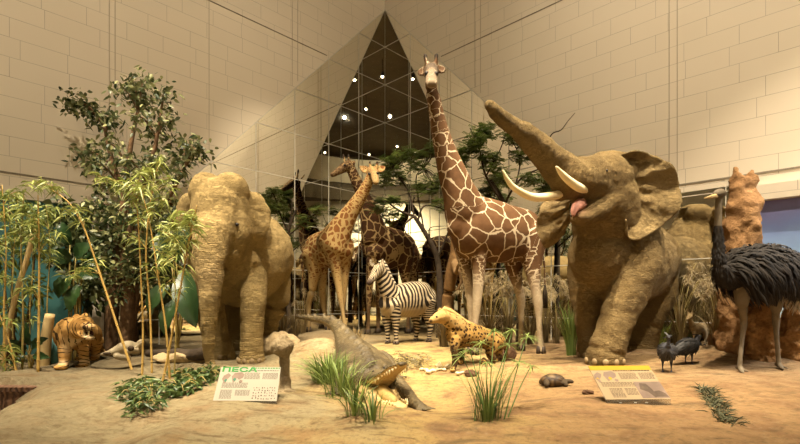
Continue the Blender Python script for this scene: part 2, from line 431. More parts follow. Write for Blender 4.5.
# ---- the ground of the diorama
EDGE = [(-9.0, 5.30), (-4.42, 5.30), (-4.06, 4.75), (-3.45, 3.70), (-2.95, 2.6), (-2.5, 1.2)]
BUMPS = [(-1.33, 7.45, .34, .62, .5), (-1.75, 11.2, .13, .9, .8), (.75, 6.75, .10, .9, .45), (-1.6, 10.9, .06, 1.5, 1.0), (-3.4, 6.5, .05, 1.2, .8),
         (5.4, 7.6, .20, .8, .7), (3.9, 8.0, .08, .7, .5), (-2.1, 4.55, .05, .5, .3), (.30, 4.95, -.17, .8, .8), (1.9, 4.3, .03, .8, .4)]
def gz(x, y):
    z = 0.0
    for bx, by, h, rx, ry in BUMPS: z += h * math.exp(-((x - bx) / rx) ** 2 - ((y - by) / ry) ** 2)
    z += .05 * nz(x, y, 3.3, .7) + .022 * nz(x, y, 9.1, 1.9) + .012 * abs(nz(x, y, 5.0, 4.5))
    k = max(0.0, min(1.0, (-.6 - x) / 1.2)) * max(0.0, min(1.0, (7.0 - y) / 1.0)); q = nz(x + .25 * nz(x, y, 2, 1.5), y * 1.4, 7.7, .85); z += k * (.10 * (1 - abs(q) * 2.2) - .03 + .03 * nz(x, y, 1.1, 3.2))
    z -= .10 * max(0, 4.2 - y) ** 1.4 * .5
    # rounded outer edge of the rock on the left
    dmin = 9e9
    for (ax, ay), (cx, cy) in zip(EDGE[1:], EDGE[2:]):
        ex, ey = cx - ax, cy - ay; t = max(0, min(1, ((x - ax) * ex + (y - ay) * ey) / (ex * ex + ey * ey)))
        qx, qy = x - ax - ex * t, y - ay - ey * t; sd = math.hypot(qx, qy) * (1 if ex * qy - ey * qx > 0 else -1)
        if abs(sd) < abs(dmin): dmin = sd
    if True:
        e = max(0, min(1, (.30 - dmin) / .55))
        z -= .62 * e * e * (0 if y > 5.32 else 1)
    return z
def G(px, py):                           # where the sight line through a pixel meets the ground
    Z = 458 * EYE / max(py - HZ, 5.0)
    for _ in range(12):
        p = P(px, py, Z); g = gz(p[0], p[1]); Z = lerp(Z, (EYE - g) * F / (py - HZ), .6)
    p = P(px, py, Z); return np.array((p[0], p[1], gz(p[0], p[1])))
NU = 236
us = np.concatenate((np.linspace(.03, 14.6, NU),))
V = []; idx = {}; Fc = []
for i, u in enumerate(us):
    for j, v in enumerate(us):
        x, y, _ = UV(u, v, 0)
        if y < 1.0 or (x < -10.5) or x > 10.5: continue
        idx[i, j] = len(V); V.append((x, y, gz(x, y)))
for (i, j) in list(idx):
    q = [(i, j), (i + 1, j), (i + 1, j + 1), (i, j + 1)]
    if all(a in idx for a in q):
        f = [idx[a] for a in q]
        if V[f[0]][0] < -4.35 and V[f[0]][1] < 5.24: continue
        Fc.append(f)
mt, nt, b = new_mat('sand_and_rock', .92, .1); co = coords(nt)
sx = nd(nt, 'SeparateXYZ', {0: co}); x, y = sx.outputs[0], sx.outputs[1]
n1, n2, n3 = nse(nt, co, .8, 5), nse(nt, co, 3.2, 6), nse(nt, co, 18, 6, .7)
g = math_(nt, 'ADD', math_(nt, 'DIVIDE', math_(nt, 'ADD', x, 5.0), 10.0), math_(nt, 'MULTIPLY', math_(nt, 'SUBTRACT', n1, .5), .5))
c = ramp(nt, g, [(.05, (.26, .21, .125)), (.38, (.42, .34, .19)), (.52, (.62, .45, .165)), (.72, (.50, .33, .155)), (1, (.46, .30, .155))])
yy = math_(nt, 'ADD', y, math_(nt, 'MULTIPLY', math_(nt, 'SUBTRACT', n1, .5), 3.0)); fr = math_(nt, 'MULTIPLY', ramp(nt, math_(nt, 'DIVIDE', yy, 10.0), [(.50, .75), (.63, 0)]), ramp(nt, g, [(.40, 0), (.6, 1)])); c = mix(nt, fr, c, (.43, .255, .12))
c = mix(nt, math_(nt, 'MULTIPLY', ramp(nt, n2, [(.48, 0), (.62, .8)]), ramp(nt, g, [(.2, .25), (.6, 1)])), c, (.33, .185, .09))
c = mix(nt, ramp(nt, n3, [(.52, 0), (.68, .65)]), c, (.18, .125, .065))
n4 = nse(nt, nd(nt, 'Mapping', {'Vector': co, 'Scale': (1.0, 2.6, 1.0), 'Rotation': (0, 0, .4)}).outputs[0], 2.1, 7, .62, 1.2); c = mix(nt, ramp(nt, n4, [(.32, .85), (.46, 0)]), c, (.20, .135, .07)); c = mix(nt, ramp(nt, n3, [(.3, .3), (.44, 0)]), c, (.62, .51, .33))
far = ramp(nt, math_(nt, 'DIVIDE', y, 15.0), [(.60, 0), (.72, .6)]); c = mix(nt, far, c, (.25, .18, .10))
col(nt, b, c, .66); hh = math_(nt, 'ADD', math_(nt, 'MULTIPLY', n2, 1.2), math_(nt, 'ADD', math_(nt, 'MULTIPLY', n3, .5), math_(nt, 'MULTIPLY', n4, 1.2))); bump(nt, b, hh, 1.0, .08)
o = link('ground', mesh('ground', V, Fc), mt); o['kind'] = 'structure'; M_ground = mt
m = MB(); m.box((-6.85, 5.27, -.42), (5.4, .12, .76)); m.box((-6.85, 5.265, -.05), (5.4, .15, .05))
mt, nt, b = new_mat('carved_dark_panel', .6); co = coords(nt)
vv = nd(nt, 'TexVoronoi', {'Vector': co, 'Scale': 9.0}, feature='DISTANCE_TO_EDGE').outputs[0]
wv = nd(nt, 'TexWave', {'Vector': co, 'Scale': 5.0, 'Distortion': 9.0, 'Detail': 2.0}).outputs[1]
col(nt, b, ramp(nt, wv, [(.3, (.085, .045, .028)), (.75, (.16, .085, .05))])); bump(nt, b, wv, .8, .03)
o = m.build('planter_wall', mt, None, False); tag(o, 'dark brown carved planter wall in front of the bamboo thicket', 'planter')
# ---------------------------------------------------------------- elephants
def hide_mat(name, c1, c2, c3, ring=26.0, bsc=9.0, pink=None):
    m, nt, b = new_mat(name, .88, .12); co = coords(nt)
    n1, n2 = nse(nt, co, 2.2, 6), nse(nt, co, 11, 6, .7)
    c = ramp(nt, n1, [(.3, c2), (.62, c1)]); c = mix(nt, ramp(nt, n2, [(.5, 0), (.75, .5)]), c, c3)
    vor = nd(nt, 'TexVoronoi', {'Vector': nd(nt, 'VectorMath', {0: co, 1: nd(nt, 'TexNoise', {'Vector': co, 'Scale': 3.0}).outputs[1]}, operation='ADD').outputs[0], 'Scale': bsc}, feature='DISTANCE_TO_EDGE').outputs[0]
    crk = ramp(nt, vor, [(0, 1), (.10, 0)])
    r = attr(nt, 'ring'); rm = attr(nt, 'ringmask')
    rw = math_(nt, 'SINE', math_(nt, 'ADD', r, math_(nt, 'MULTIPLY', n1, 7.0)))
    rw = math_(nt, 'MULTIPLY', math_(nt, 'POWER', math_(nt, 'ABSOLUTE', rw), .5), rm)
    wr = nse(nt, nd(nt, 'Mapping', {'Vector': co, 'Scale': (2.2, 2.2, 11.0)}).outputs[0], 2.6, 9, .7, 1.5); wr = math_(nt, 'ABSOLUTE', math_(nt, 'SUBTRACT', wr, .5)); wl = ramp(nt, wr, [(0, 1), (.028, 0)])
    c = mix(nt, math_(nt, 'MULTIPLY', wl, .30), c, tuple(q * .40 for q in c2))
    h = math_(nt, 'ADD', math_(nt, 'MULTIPLY', math_(nt, 'ADD', crk, math_(nt, 'MULTIPLY', wl, 2.2)), -.22), math_(nt, 'ADD', math_(nt, 'MULTIPLY', n2, .7), math_(nt, 'MULTIPLY', rw, .9)))
    c = mix(nt, math_(nt, 'MULTIPLY', crk, .16), c, tuple(q * .45 for q in c2))
    if pink: c = mix(nt, attr(nt, 'pink'), c, pink)
    col(nt, b, c, .74); bump(nt, b, h, .8, .035); return m
M_tusk = simple('ivory', (.80, .70, .45), (.70, .57, .32), 3, .38, .05, spec=.4)
M_eye = simple('dark_glass_eye', (.02, .014, .01), (.015, .01, .008), rough=.4, bs=0, spec=.25)
M_nail = simple('toenail_horn', (.30, .22, .12), (.24, .17, .09), 8, .6, .1)
M_tongue = simple('pink_mouth', (.42, .20, .15), (.33, .15, .11), 12, .5, .3)
M_tailhair = simple('dark_tail_hair', (.05, .035, .02), rough=.8, bs=0)

def rings(bd, limbs, freq):
    ring = bd.al * freq; mk = np.isin(bd.tag, limbs).astype(float)
    return {'ring': ring, 'ringmask': mk}
def wrinkle(bd, amp, s):
    d = npn(bd.Vo, s, 3.1, 4); bd.Vo = bd.Vo + bd.No * (d * amp)[:, None]
def eye(parent, p, r, name='eye', mat=None):
    m = MB(); m.ball(p, r, 10, 8); return m.build(name, mat or M_eye, parent)
def nails(parent, c, r, fdir, n=4, s=.05):
    a0 = math.atan2(fdir[1], fdir[0])
    for k in range(n):
        a = a0 + (k - (n - 1) / 2) * .55; m = MB()
        p = np.array((c[0] + r * math.cos(a), c[1] + r * math.sin(a), c[2] + .055))
        R = np.array(Matrix.Rotation(a, 3, 'Z')); m.ball(p, (s * .45, s * .85, s * 1.0), 8, 6, R); m.build('toenail', M_nail, parent)

# --- African elephant, trunk raised
o = P(625, 357, 7.5)
af = thing('elephant', 'African elephant with raised trunk, open mouth, long tusks and a spread ear', 'elephant', (o[0], o[1], 0))
b = Body()
b.pt([(650, 270, 8.42, 26, 28), (645, 263, 8.25, 33, 35), (630, 262, 7.95, 42, 43), (614, 262, 7.6, 44, 46), (603, 252, 7.3, 34, 38)], 0, seg=22)   # trunk of the body
b.pt([(612, 240, 7.5, 36, 36), (607, 215, 7.2, 34, 36), (603, 192, 7.0, 30, 33)], 1, seg=20)
b.pb(603, 180, 6.95, (27, 30, 26)); b.pb(592, 176, 6.75, (20, 22, 20)); b.pb(608, 198, 6.9, (24, 24, 24)); b.pb(622, 172, 7.05, (14, 20, 18))
b.pb(607, 160, 7.05, (18, 18, 8))
b.pt([(596, 205, 6.8, 20, 16), (585, 216, 6.55, 14, 10), (577, 218, 6.4, 8, 6)], 1)                 # lower jaw
b.pt([(588, 180, 6.7, 24), (572, 177, 6.5, 20.5), (556, 165, 6.4, 16.5), (543, 150.5, 6.3, 14), (527, 136, 6.2, 11.2), (510, 123.5, 6.1, 8.6), (496, 113, 6.02, 6.8), (489, 105.5, 5.98, 5.4)], 2, seg=18)
for q in ((588, 190, 6.6, 9.5), (560, 193, 6.55, 8.5)): b.pb(*q)                                       # tusk sheaths
b.pt([(636, 236, 7.25, 24), (638, 262, 7.05, 23), (630, 288, 6.95, 19.5), (618, 318, 6.9, 17.2), (608, 345, 6.86, 17.5), (604, 360, 6.86, 19)], 3)
b.pt([(592, 245, 7.6, 21), (588, 272, 7.55, 20), (588, 300, 7.55, 16), (591, 332, 7.55, 13.8), (593, 355, 7.55, 15.6)], 3)
b.pt([(655, 262, 8.4, 20), (656, 292, 8.2, 19), (648, 318, 8.1, 15), (642, 342, 8.1, 14), (640, 352.5, 8.1, 16)], 3)
b.pt([(622, 270, 8.5, 20), (616, 300, 8.4, 16), (613, 325, 8.4, 13), (612, 349, 8.4, 15)], 3)
b.pt([(656, 250, 8.65, 5), (660, 275, 8.75, 3.4), (660, 310, 8.75, 2.2), (660, 318, 8.75, 1.8)], 4, seg=8)
def ear_grid(root, rim, Zr, Zo, nr=9, cup=.12, fold=.03, k=7):
    root = crom([(*P(px, py, z),) for (px, py), z in zip(root, np.linspace(Zr[0], Zr[1], len(root)))], 8)
    rim = crom([(*P(px, py, z),) for (px, py), z in zip(rim, np.linspace(Zo[0], Zo[1], len(rim)))], 8)
    n = 40; f = lambda A: np.array([[np.interp(t, np.linspace(0, 1, len(A)), A[:, c]) for c in range(3)] for t in np.linspace(0, 1, n)])
    A, B = f(root), f(rim); G = []
    for i in range(n):
        row = []
        for j in range(nr):
            t = j / (nr - 1); p = A[i] * (1 - t) + B[i] * t
            p[1] += .016 * math.sin(i * 1.25 + 1.5 * t) * math.sin(math.pi * min(1, t * 1.3)) - cup * math.sin(math.pi * t) + fold * math.sin(i / n * math.pi * k + 2.0 * t) * t + .012 * nz(i * .3, t * 4)
            row.append(p)
        G.append(row)
    return G
EG = (ear_grid([(621, 163), (623, 178), (624, 195), (624, 212)],
                [(618, 156), (632, 151.5), (648, 152), (664, 160), (676, 172), (681.5, 187), (680, 205), (670, 220), (652, 233), (637, 240.5), (629, 236), (625, 220)], (6.86, 6.9), (6.72, 6.66), 14, -.03, .045, 9), ear_grid([(574, 190), (570, 205), (570, 218)], [(566, 192), (552, 198), (541, 206), (537, 220), (538, 236), (545, 248), (555, 243), (566, 228)], (7.2, 7.35), (7.4, 7.6), 10, .06, .05, 8))
b.skin(.026, 5)
wrinkle(b, .020, 5.0)
at = rings(b, (2, 3), 42.0)
pm = np.exp(-(np.linalg.norm((b.Vo - P(577, 204, 6.36)) * np.array((1, .7, 1)), axis=1) / .14) ** 2); at['pink'] = np.clip(pm * 1.2, 0, 1)
M_af = hide_mat('african_elephant_hide', (.305, .21, .09), (.215, .145, .062), (.13, .09, .042), bsc=15, pink=(.36, .18, .12))
b.done('body', M_af, af, at); bf = b
def ear(parent, G, mat, th=.035):
    e = Body(); e.slab(G, th); e.sp.append((0, np.array(G).reshape(-1, 3), np.full(len(G) * len(G[0]), .02), np.zeros(len(G) * len(G[0])))); e.skin(.016, 1); e.Vo = e.Vo + e.No * (npn(e.Vo, 9, 0, 4) * .016)[:, None]
    z0 = np.zeros(len(e.Vo)); e.done('ear', mat, parent, {'ring': z0, 'ringmask': z0, 'pink': z0})
M_afe = hide_mat('african_elephant_ear_hide', (.40, .285, .13), (.27, .185, .08), (.12, .08, .04), bsc=13, pink=(.36, .18, .12))
for e_ in EG: ear(af, e_, M_afe)
def tusk(parent, rows):
    R = crom([(*P(*r[:3]), r[3] * r[2] / F) for r in rows], 6); m = MB(); m.tube(R[:, :3], R[:, 3], 12); m.ball(R[-1, :3], R[-1, 3], 10, 6); return m.build('tusk', M_tusk, parent)
tusk(af, [(561, 194, 6.5, 4.2), (549, 196.5, 6.35, 4.3), (532, 197, 6.15, 4.0), (515, 188.5, 6.0, 3.2), (507, 179, 5.92, 2.3), (503, 170.5, 5.88, .9)])
tusk(af, [(591, 190, 6.55, 4.4), (580, 188, 6.3, 4.4), (570, 181.5, 6.1, 4.0), (562, 174, 6.0, 3.1), (556.5, 167, 5.92, 1.2)])
m = MB(); R = crom([(*P(*r[:3]), r[3] * r[2] / F) for r in [(581, 204, 6.5, 6), (577, 206, 6.36, 5), (574, 211, 6.3, 3.4), (573.5, 216, 6.28, 1.6)]], 5); m.tube(R[:, :3], R[:, 3], 10); m.build('tongue', M_tongue, af)
eye(af, bf.surf(607, 170.5) + (0, .012, 0), .024); 
for c, r in ((P(604, 362, 6.86), .285), (P(593, 357.5, 7.55), .25)): nails(af, (c[0], c[1], 0.0), r, (-.35, -1), 5, .05)
for c, r in ((P(640, 353, 8.1), .28),): nails(af, (c[0], c[1], 0.0), r, (-.35, -1), 4, .05)
m = MB(); rr = random.Random(3)
for k in range(26):
    p = P(660, 316, 8.75); m.tube([p, p + np.array((rr.uniform(-.05, .05), rr.uniform(-.05, .05), -.32))], [.006, .003], 4)
m.build('tail_tuft', M_tailhair, af)

# --- Asian elephant
o = P(240, 360, 7.5)
asi = thing('elephant', 'Asian elephant with hanging trunk and domed forehead, behind the green species board', 'elephant', (o[0], o[1], 0))
b = Body()
b.pt([(264, 272, 9.1, 26, 28), (260, 262, 8.8, 34, 36), (250, 255, 8.2, 42, 44), (238, 262, 7.6, 44, 46), (228, 262, 7.2, 35, 36)], 0, seg=22)
b.pt([(236, 240, 7.4, 36), (226, 222, 7.0, 33)], 1)
b.pb(221, 212, 6.8, (29, 30, 34)); b.pb(207, 192, 6.78, (17, 20, 19.5)); b.pb(231, 191, 6.8, (18, 20, 18.5)); b.pb(219, 195, 6.72, (20, 20, 17))
b.pb(237, 232, 6.75, (15, 18, 24)); b.pb(203, 228, 6.7, (12, 14, 20)); b.pb(229, 254, 6.75, (14, 16, 14)); b.pb(217, 225, 6.5, (20, 12, 26)); b.pb(237, 218, 6.62, (9, 6, 7))
b.pt([(214, 232, 6.5, 21), (211, 250, 6.38, 17), (210, 268, 6.3, 14), (210, 292, 6.25, 11.2), (209, 318, 6.25, 8.5), (208.5, 340, 6.28, 6.6), (209.5, 360, 6.32, 5.3), (212, 366, 6.3, 4.6)], 2, seg=18)
b.pt([(232, 250, 6.9, 16), (226, 268, 6.75, 10), (222, 276, 6.6, 5)], 1)
b.pt([(212, 255, 7.3, 22), (206, 282, 7.25, 17.5), (210, 310, 7.3, 14.5), (217, 338, 7.35, 12.5), (221, 357, 7.35, 14.8)], 3)
b.pt([(250, 256, 7.5, 20), (252, 282, 7.16, 15), (253, 302, 6.95, 12.8), (252, 330, 6.92, 11.6), (252, 352, 6.9, 12), (252, 362, 6.9, 13.6)], 3)
b.pt([(270, 272, 8.6, 20), (274, 298, 8.5, 16), (268, 322, 8.5, 11), (266, 340, 8.5, 10.5), (266, 349, 8.5, 12)], 3)
b.pt([(240, 280, 8.8, 20), (238, 305, 8.7, 15), (235, 330, 8.7, 11.5), (235, 347, 8.7, 13)], 3)
b.pt([(268, 258, 9.35, 4.5), (272, 280, 9.5, 3), (273, 310, 9.5, 2)], 4, seg=8)
b.slab(ear_grid([(249, 197), (250, 212), (250, 226)], [(251, 192), (260, 194), (268, 205), (271, 218), (269, 230), (263, 240), (256.5, 236), (252, 229)], (6.95, 7.0), (7.0, 7.0), 9, .04, .02, 5), .05)
b.slab(ear_grid([(193, 197), (192, 210), (193, 222)], [(193, 193), (184, 196), (177, 206), (176, 218), (180, 230), (187, 236), (192, 228)], (6.95, 7.0), (7.1, 7.2), 9, .04, .02, 5), .05)
b.skin(.026, 6)
wrinkle(b, .014, 5.0)
# deep neck and chest folds
nk = np.exp(-(np.linalg.norm((b.Vo - P(236, 270, 6.95)) * np.array((1, .8, .9)), axis=1) / .42) ** 2)
ph = (b.Vo[:, 0] * 9 + b.Vo[:, 2] * 14 + npn(b.Vo, 2.0) * 1.5); b.Vo += b.No * (np.sin(ph) * .022 * nk)[:, None]
at = rings(b, (2, 3), 46.0); at['pink'] = np.exp(-(np.linalg.norm(b.Vo - P(214, 275, 6.1), axis=1) / .25) ** 2) * .25
M_as = hide_mat('asian_elephant_hide', (.50, .36, .155), (.40, .285, .12), (.25, .175, .08), bsc=14, pink=(.50, .36, .22))
b.done('body', M_as, asi, at)
eye(asi, P(237, 224.5, 6.50), .026); eye(asi, P(197, 222, 6.52), .026)
for c, r, q in ((P(252, 363, 6.9), .205, 5), (P(221, 359, 7.35), .235, 5), (P(266, 350, 8.5), .22, 4)): nails(asi, (c[0], c[1], .0), r, (-.25, -1), q, .045)
m = MB()
for k in range(20):
    p = P(273, 309, 9.5); m.tube([p, p + np.array((rr.uniform(-.05, .05), rr.uniform(-.05, .05), -.3))], [.006, .003], 4)
m.build('tail_tuft', M_tailhair, asi)
# ---------------------------------------------------------------- giraffes, zebra, antelopes
def giraffe_mat(name, patch, patch2, line, thr=.07, leg=(.62, .50, .33), sc=1.0):
    m, nt, b = new_mat(name, .8, .15); co = coords(nt)
    pc = attr(nt, 'pc', 'Vector')
    pv = nd(nt, 'VectorMath', {0: pc, 1: nd(nt, 'VectorMath', {0: nd(nt, 'TexNoise', {'Vector': pc, 'Scale': 2.0, 'Detail': 2.0}).outputs[1], 'Scale': .30}, operation='SCALE').outputs[0]}, operation='ADD').outputs[0]
    v = nd(nt, 'TexVoronoi', {'Vector': pv, 'Scale': sc, 'Randomness': .85}, feature='DISTANCE_TO_EDGE').outputs[0]
    cell = nd(nt, 'TexVoronoi', {'Vector': pv, 'Scale': sc, 'Randomness': .85}).outputs[1]
    edge = math_(nt, 'MULTIPLY', attr(nt, 'edge'), thr)
    k = math_(nt, 'GREATER_THAN', v, edge); k = ramp(nt, math_(nt, 'SUBTRACT', v, edge), [(0, 0), (.02, 1)])
    n1 = nse(nt, co, 5, 6); cc = nd(nt, 'SeparateXYZ', {0: cell}).outputs[0]
    pt_ = mix(nt, ramp(nt, n1, [(.35, 0), (.7, 1)]), patch, patch2); pt_ = mix(nt, math_(nt, 'MULTIPLY', cc, .45), pt_, patch2)
    ln = mix(nt, nse(nt, co, 9), line, tuple(q * .78 for q in line))
    c = mix(nt, k, ln, pt_); c = mix(nt, attr(nt, 'pale'), c, mix(nt, nse(nt, co, 12, 5), leg, tuple(q * .72 for q in leg)))
    c = mix(nt, attr(nt, 'dark'), c, (.045, .03, .02))
    col(nt, b, c, .78); bump(nt, b, nse(nt, co, 60, 4), .25, .01); return m
M_hoof = simple('hoof_horn', (.085, .06, .04), (.05, .035, .025), 8, .5, .1)
M_horntuft = simple('dark_horn_tuft', (.06, .035, .02), rough=.9, bs=.3)
def mane(parent, pts, h, mat, th=.018, name='mane'):  # short upright hair along a line, h outward vectors
    m = MB(); n = len(pts); V = []; Fc = []
    for i, (p, q) in enumerate(zip(pts, h)):
        p = np.array(p); q = np.array(q) * (1 if 0 < i < n - 1 else .3); s = np.array((q[1], -q[0], .0)); s = s / (np.linalg.norm(s) + 1e-6) * th
        if np.linalg.norm(s) < th * .5: s = np.array((th, 0, 0))
        V += [p - s, p + q + s * .0 , p + s, p - q * .25]
    for i in range(n - 1):
        for a, c in ((0, 1), (1, 2), (2, 3), (3, 0)): Fc.append((4 * i + a, 4 * i + c, 4 * i + 4 + c, 4 * i + 4 + a))
    Fc += [(0, 1, 2, 3), tuple(4 * n - 4 + k for k in (3, 2, 1, 0))]
    m.raw(V, Fc); return m.build(name, mat, parent)
def hoof(parent, p, r, h, d=(0, -1)):
    m = MB(); d = np.array(d, float); d /= np.linalg.norm(d); c = np.array(p, float); sd = np.array((-d[1], d[0], 0)); d3 = np.array((d[0], d[1], 0))
    for k in (-1, 1):
        ring = lambda z, s, f: [c + np.array((0, 0, z)) + sd * (k * r * .48 + r * s * .46 * math.cos(t)) + d3 * (f + r * s * (1.05 if math.sin(t) > 0 else .8) * math.sin(t)) for t in np.linspace(0, 2 * math.pi, 10, endpoint=False)]
        V = ring(0, 1.08, .1 * r) + ring(h * .55, .95, .0) + ring(h, .78, -.05 * r)
        Fc = [(i * 10 + q, i * 10 + (q + 1) % 10, i * 10 + 10 + (q + 1) % 10, i * 10 + 10 + q) for i in range(2) for q in range(10)] + [tuple(range(10))[::-1], tuple(range(20, 30))]
        m.raw(V, Fc)
    return m.build('hoof', M_hoof, parent)
def ground_foot(p): return np.array((p[0], p[1], gz(p[0], p[1])))
def leafear(b, base, tip, w, nrm, th=.016):           # a cupped ear
    base, tip, nrm = (np.array(q, float) for q in (base, tip, nrm)); ax = tip - base; sd = np.cross(ax, nrm); sd /= np.linalg.norm(sd); nrm = nrm / np.linalg.norm(nrm); G = []
    for t, q in zip((0, .25, .55, .8, 1), (.45, .95, 1, .6, .08)):
        G.append([base + ax * t + sd * (s * w * q) + nrm * (-.35 * w * q * (1 - s * s)) for s in (-1, -.5, 0, .5, 1)])
    b.slab(G, th)
def legs_to_ground(rows):                             # the last row of a leg stands on the ground below it
    r = rows[-1]; p = P(*r[:3]); z = gz(p[0], p[1]); rows[-1] = (r[0], HZ + (EYE - z - .05) * F / r[2], r[2], r[3]); return rows

def giraffe(label, torso, neck, head, legs, ears, horns, mat, sc, org, facing, tail, grp=None, voxel=.024, edge=1.0, nose=None, eyes=(), eyer=.028, cheek=(), smo=4, pale0=.15):
    o = P(*org); g = thing('giraffe', label, 'giraffe', (o[0], o[1], gz(o[0], o[1])))
    b = Body(); b.pt(torso, 0, seg=20); b.pt(neck, 1, seg=16); b.pt(head, 2, seg=14)
    for q in cheek: b.pb(*q)
    legs = [legs_to_ground(list(L)) for L in legs]
    for L in legs: b.pt(L, 3, seg=12)
    for e in ears: leafear(b, *e, .034)
    for h in horns: b.pt(h, 5, seg=8)
    b.pt(tail, 4, seg=6)
    b.skin(voxel, smo); V = b.Vo; n = len(V)
    # pattern coordinates: scaled by region, patches shrink towards legs and head
    lg = b.tag == 3; s = np.ones(n) * 1.0
    s[lg] = 1.25 + 1.3 * sm(.05, .6, b.tt[lg]); s[b.tag == 1] = 1.05 + .5 * sm(.4, 1, b.tt[b.tag == 1]); s[b.tag == 2] = 3.2; s[b.tag == 4] = 2
    pc = (V - np.array(o)) * (sc * s)[:, None]; pc[b.tag == 1, 2] *= .85
    pale = np.zeros(n); pale[lg] = sm(.30 + pale0, .62 + pale0, b.tt[lg]) * .9
    hd = b.tag == 2; pale[hd] = .45 * sm(.1, .6, b.tt[hd])
    dark = np.zeros(n); dark[b.tag == 5] = sm(.55, .8, b.tt[b.tag == 5])
    if nose is not None:
        for p, r, a in nose: dark = np.maximum(dark, a * np.exp(-(np.linalg.norm(V - p, axis=1) / r) ** 4))
    eg = np.ones(n) * edge; eg[lg] *= 1.3 + 1.6 * sm(.1, .5, b.tt[lg])
    b.done('body', mat, g, {'pc': pc, 'pale': pale, 'dark': dark, 'edge': eg})
    for L in legs:
        r = L[-1]; p = ground_foot(P(*r[:3])); hoof(g, p, r[3] * r[2] / F * 1.22, .13, facing)
    for p in eyes: eye(g, b.surf(*p) + (0, .010, 0) if len(p) == 2 else p, eyer)
    tp = P(*tail[-1][:3]); m = MB(); rr = random.Random(5)
    for k in range(40):
        q = np.array((rr.uniform(-.035, .035), rr.uniform(-.035, .035), 0)); m.tube([tp + q * .3, tp + q + (0, 0, -.2), tp + q * 1.3 + (0, 0, -.45)], [.006, .006, .002], 4)
    m.build('tail_tuft', M_tailhair, g); return g
M_mane = simple('chestnut_mane', (.20, .09, .035), (.12, .05, .02), 20, .9, .4)

# --- tall reticulated giraffe
Mg1 = giraffe_mat('reticulated_coat', (.085, .040, .016), (.165, .082, .034), (.70, .57, .39), .020, (.60, .48, .32))
hp = P(431, 72, 7.1)
nk1 = [(476, 234, 8.0, 13, 17), (466, 212, 7.88, 19, 25), (457.5, 188, 7.7, 14.5, 18.5), (448, 160, 7.58, 10.5, 14), (441, 135, 7.48, 8.5, 10.5), (436, 112, 7.4, 7.2, 8.2), (432, 92, 7.32, 6.4, 7), (431, 78, 7.30, 6.2, 6.4)]
g1 = giraffe('tallest giraffe with pale net pattern facing the room, standing in front of the mirror corner', 
    [(535, 238, 8.62, 11, 15), (526, 234, 8.55, 17, 24), (508, 234, 8.3, 22, 29), (486, 230, 8.05, 23, 32), (468, 226, 7.85, 19, 30), (458, 222, 7.75, 12, 18)], nk1,
    [(431.5, 71, 7.34, 6.5, 7), (431.5, 71, 7.2, 7.4, 7.6), (431.3, 75.5, 7.05, 6.4, 6.6), (431.3, 80.5, 6.9, 6.0, 5.4), (431.5, 84, 6.8, 6.2, 4.6)],
    [[(474, 232, 7.85, 15), (478, 255, 7.85, 9.2), (478.5, 275, 7.85, 6.3), (477.5, 296, 7.85, 5.0), (476.5, 308, 7.85, 4.2), (475.5, 325, 7.85, 3.0), (475, 345, 7.85, 3.2), (475, 353, 7.85, 3.8)],
     [(462, 232, 8.15, 13), (464, 255, 8.15, 8), (467, 275, 8.15, 5.6), (470, 295, 8.15, 4.7), (471, 308, 8.15, 3.8), (471, 325, 8.15, 2.8), (471, 344, 8.15, 3), (471, 351, 8.15, 3.6)],
     [(530, 240, 8.35, 19), (532, 262, 8.25, 10.5), (535, 285, 8.2, 5.6), (538, 303, 8.2, 5.0), (539, 318, 8.2, 3.4), (540, 335, 8.2, 3.0), (541, 346, 8.2, 3.4), (541, 352, 8.2, 4.0)],
     [(516, 245, 8.75, 17), (514, 265, 8.75, 9.5), (517, 283, 8.75, 5.6), (521, 298, 8.75, 4.8), (521, 312, 8.75, 3.2), (521, 330, 8.75, 2.9), (521, 344, 8.75, 3.2), (521, 349, 8.75, 3.8)]],
    [(P(426.5, 70, 7.28), P(416.5, 72.5, 7.34), .085, (0, -1, .25)), (P(436.5, 69, 7.28), P(447, 68.5, 7.34), .085, (0, -1, .25))],
    [[(427.5, 66, 7.27, 2.6), (426, 60.5, 7.28, 2.2), (425.3, 56, 7.3, 2.8)], [(435, 66, 7.27, 2.6), (436, 60, 7.28, 2.2), (436.4, 55.5, 7.3, 2.8)], [(431.3, 67, 7.15, 3.2), (431.3, 64.5, 7.15, 2)]],
    Mg1, 3.3, (500, 350, 8.2), (-.35, -1), [(541, 236, 8.75, 3), (544, 262, 8.85, 1.6), (545, 285, 8.85, 1.2)], edge=1.0,
    nose=[(P(428.3, 81, 6.72), .030, .9), (P(434.3, 81, 6.72), .030, .9), (P(431, 87, 6.72), .05, .35), (P(425, 74.5, 7.0), .045, .7), (P(437.5, 74.5, 7.0), .045, .7), (P(431.3, 66.5, 7.1), .17, .80), (P(427, 66, 7.15), .06, .5), (P(435.5, 66, 7.15), .06, .5), (P(431.3, 78, 6.90), .22, .52), (P(416, 72.5, 7.3), .05, .75), (P(447, 68.5, 7.3), .05, .75), (P(431, 84.5, 6.74), .07, .35)], pale0=-.08, smo=7,
    eyes=((425.6, 73.4), (437.0, 73.4)), eyer=.040)
R = crom([P(*r[:3]) + np.array((r[4] * r[2] / F * .9 * .62, r[4] * r[2] / F * .75 * .62, r[4] * r[2] / F * .35)) for r in nk1[1:-1]], 4)
mane(g1, R, [np.array((.055, .05, .03))] * len(R), M_mane)

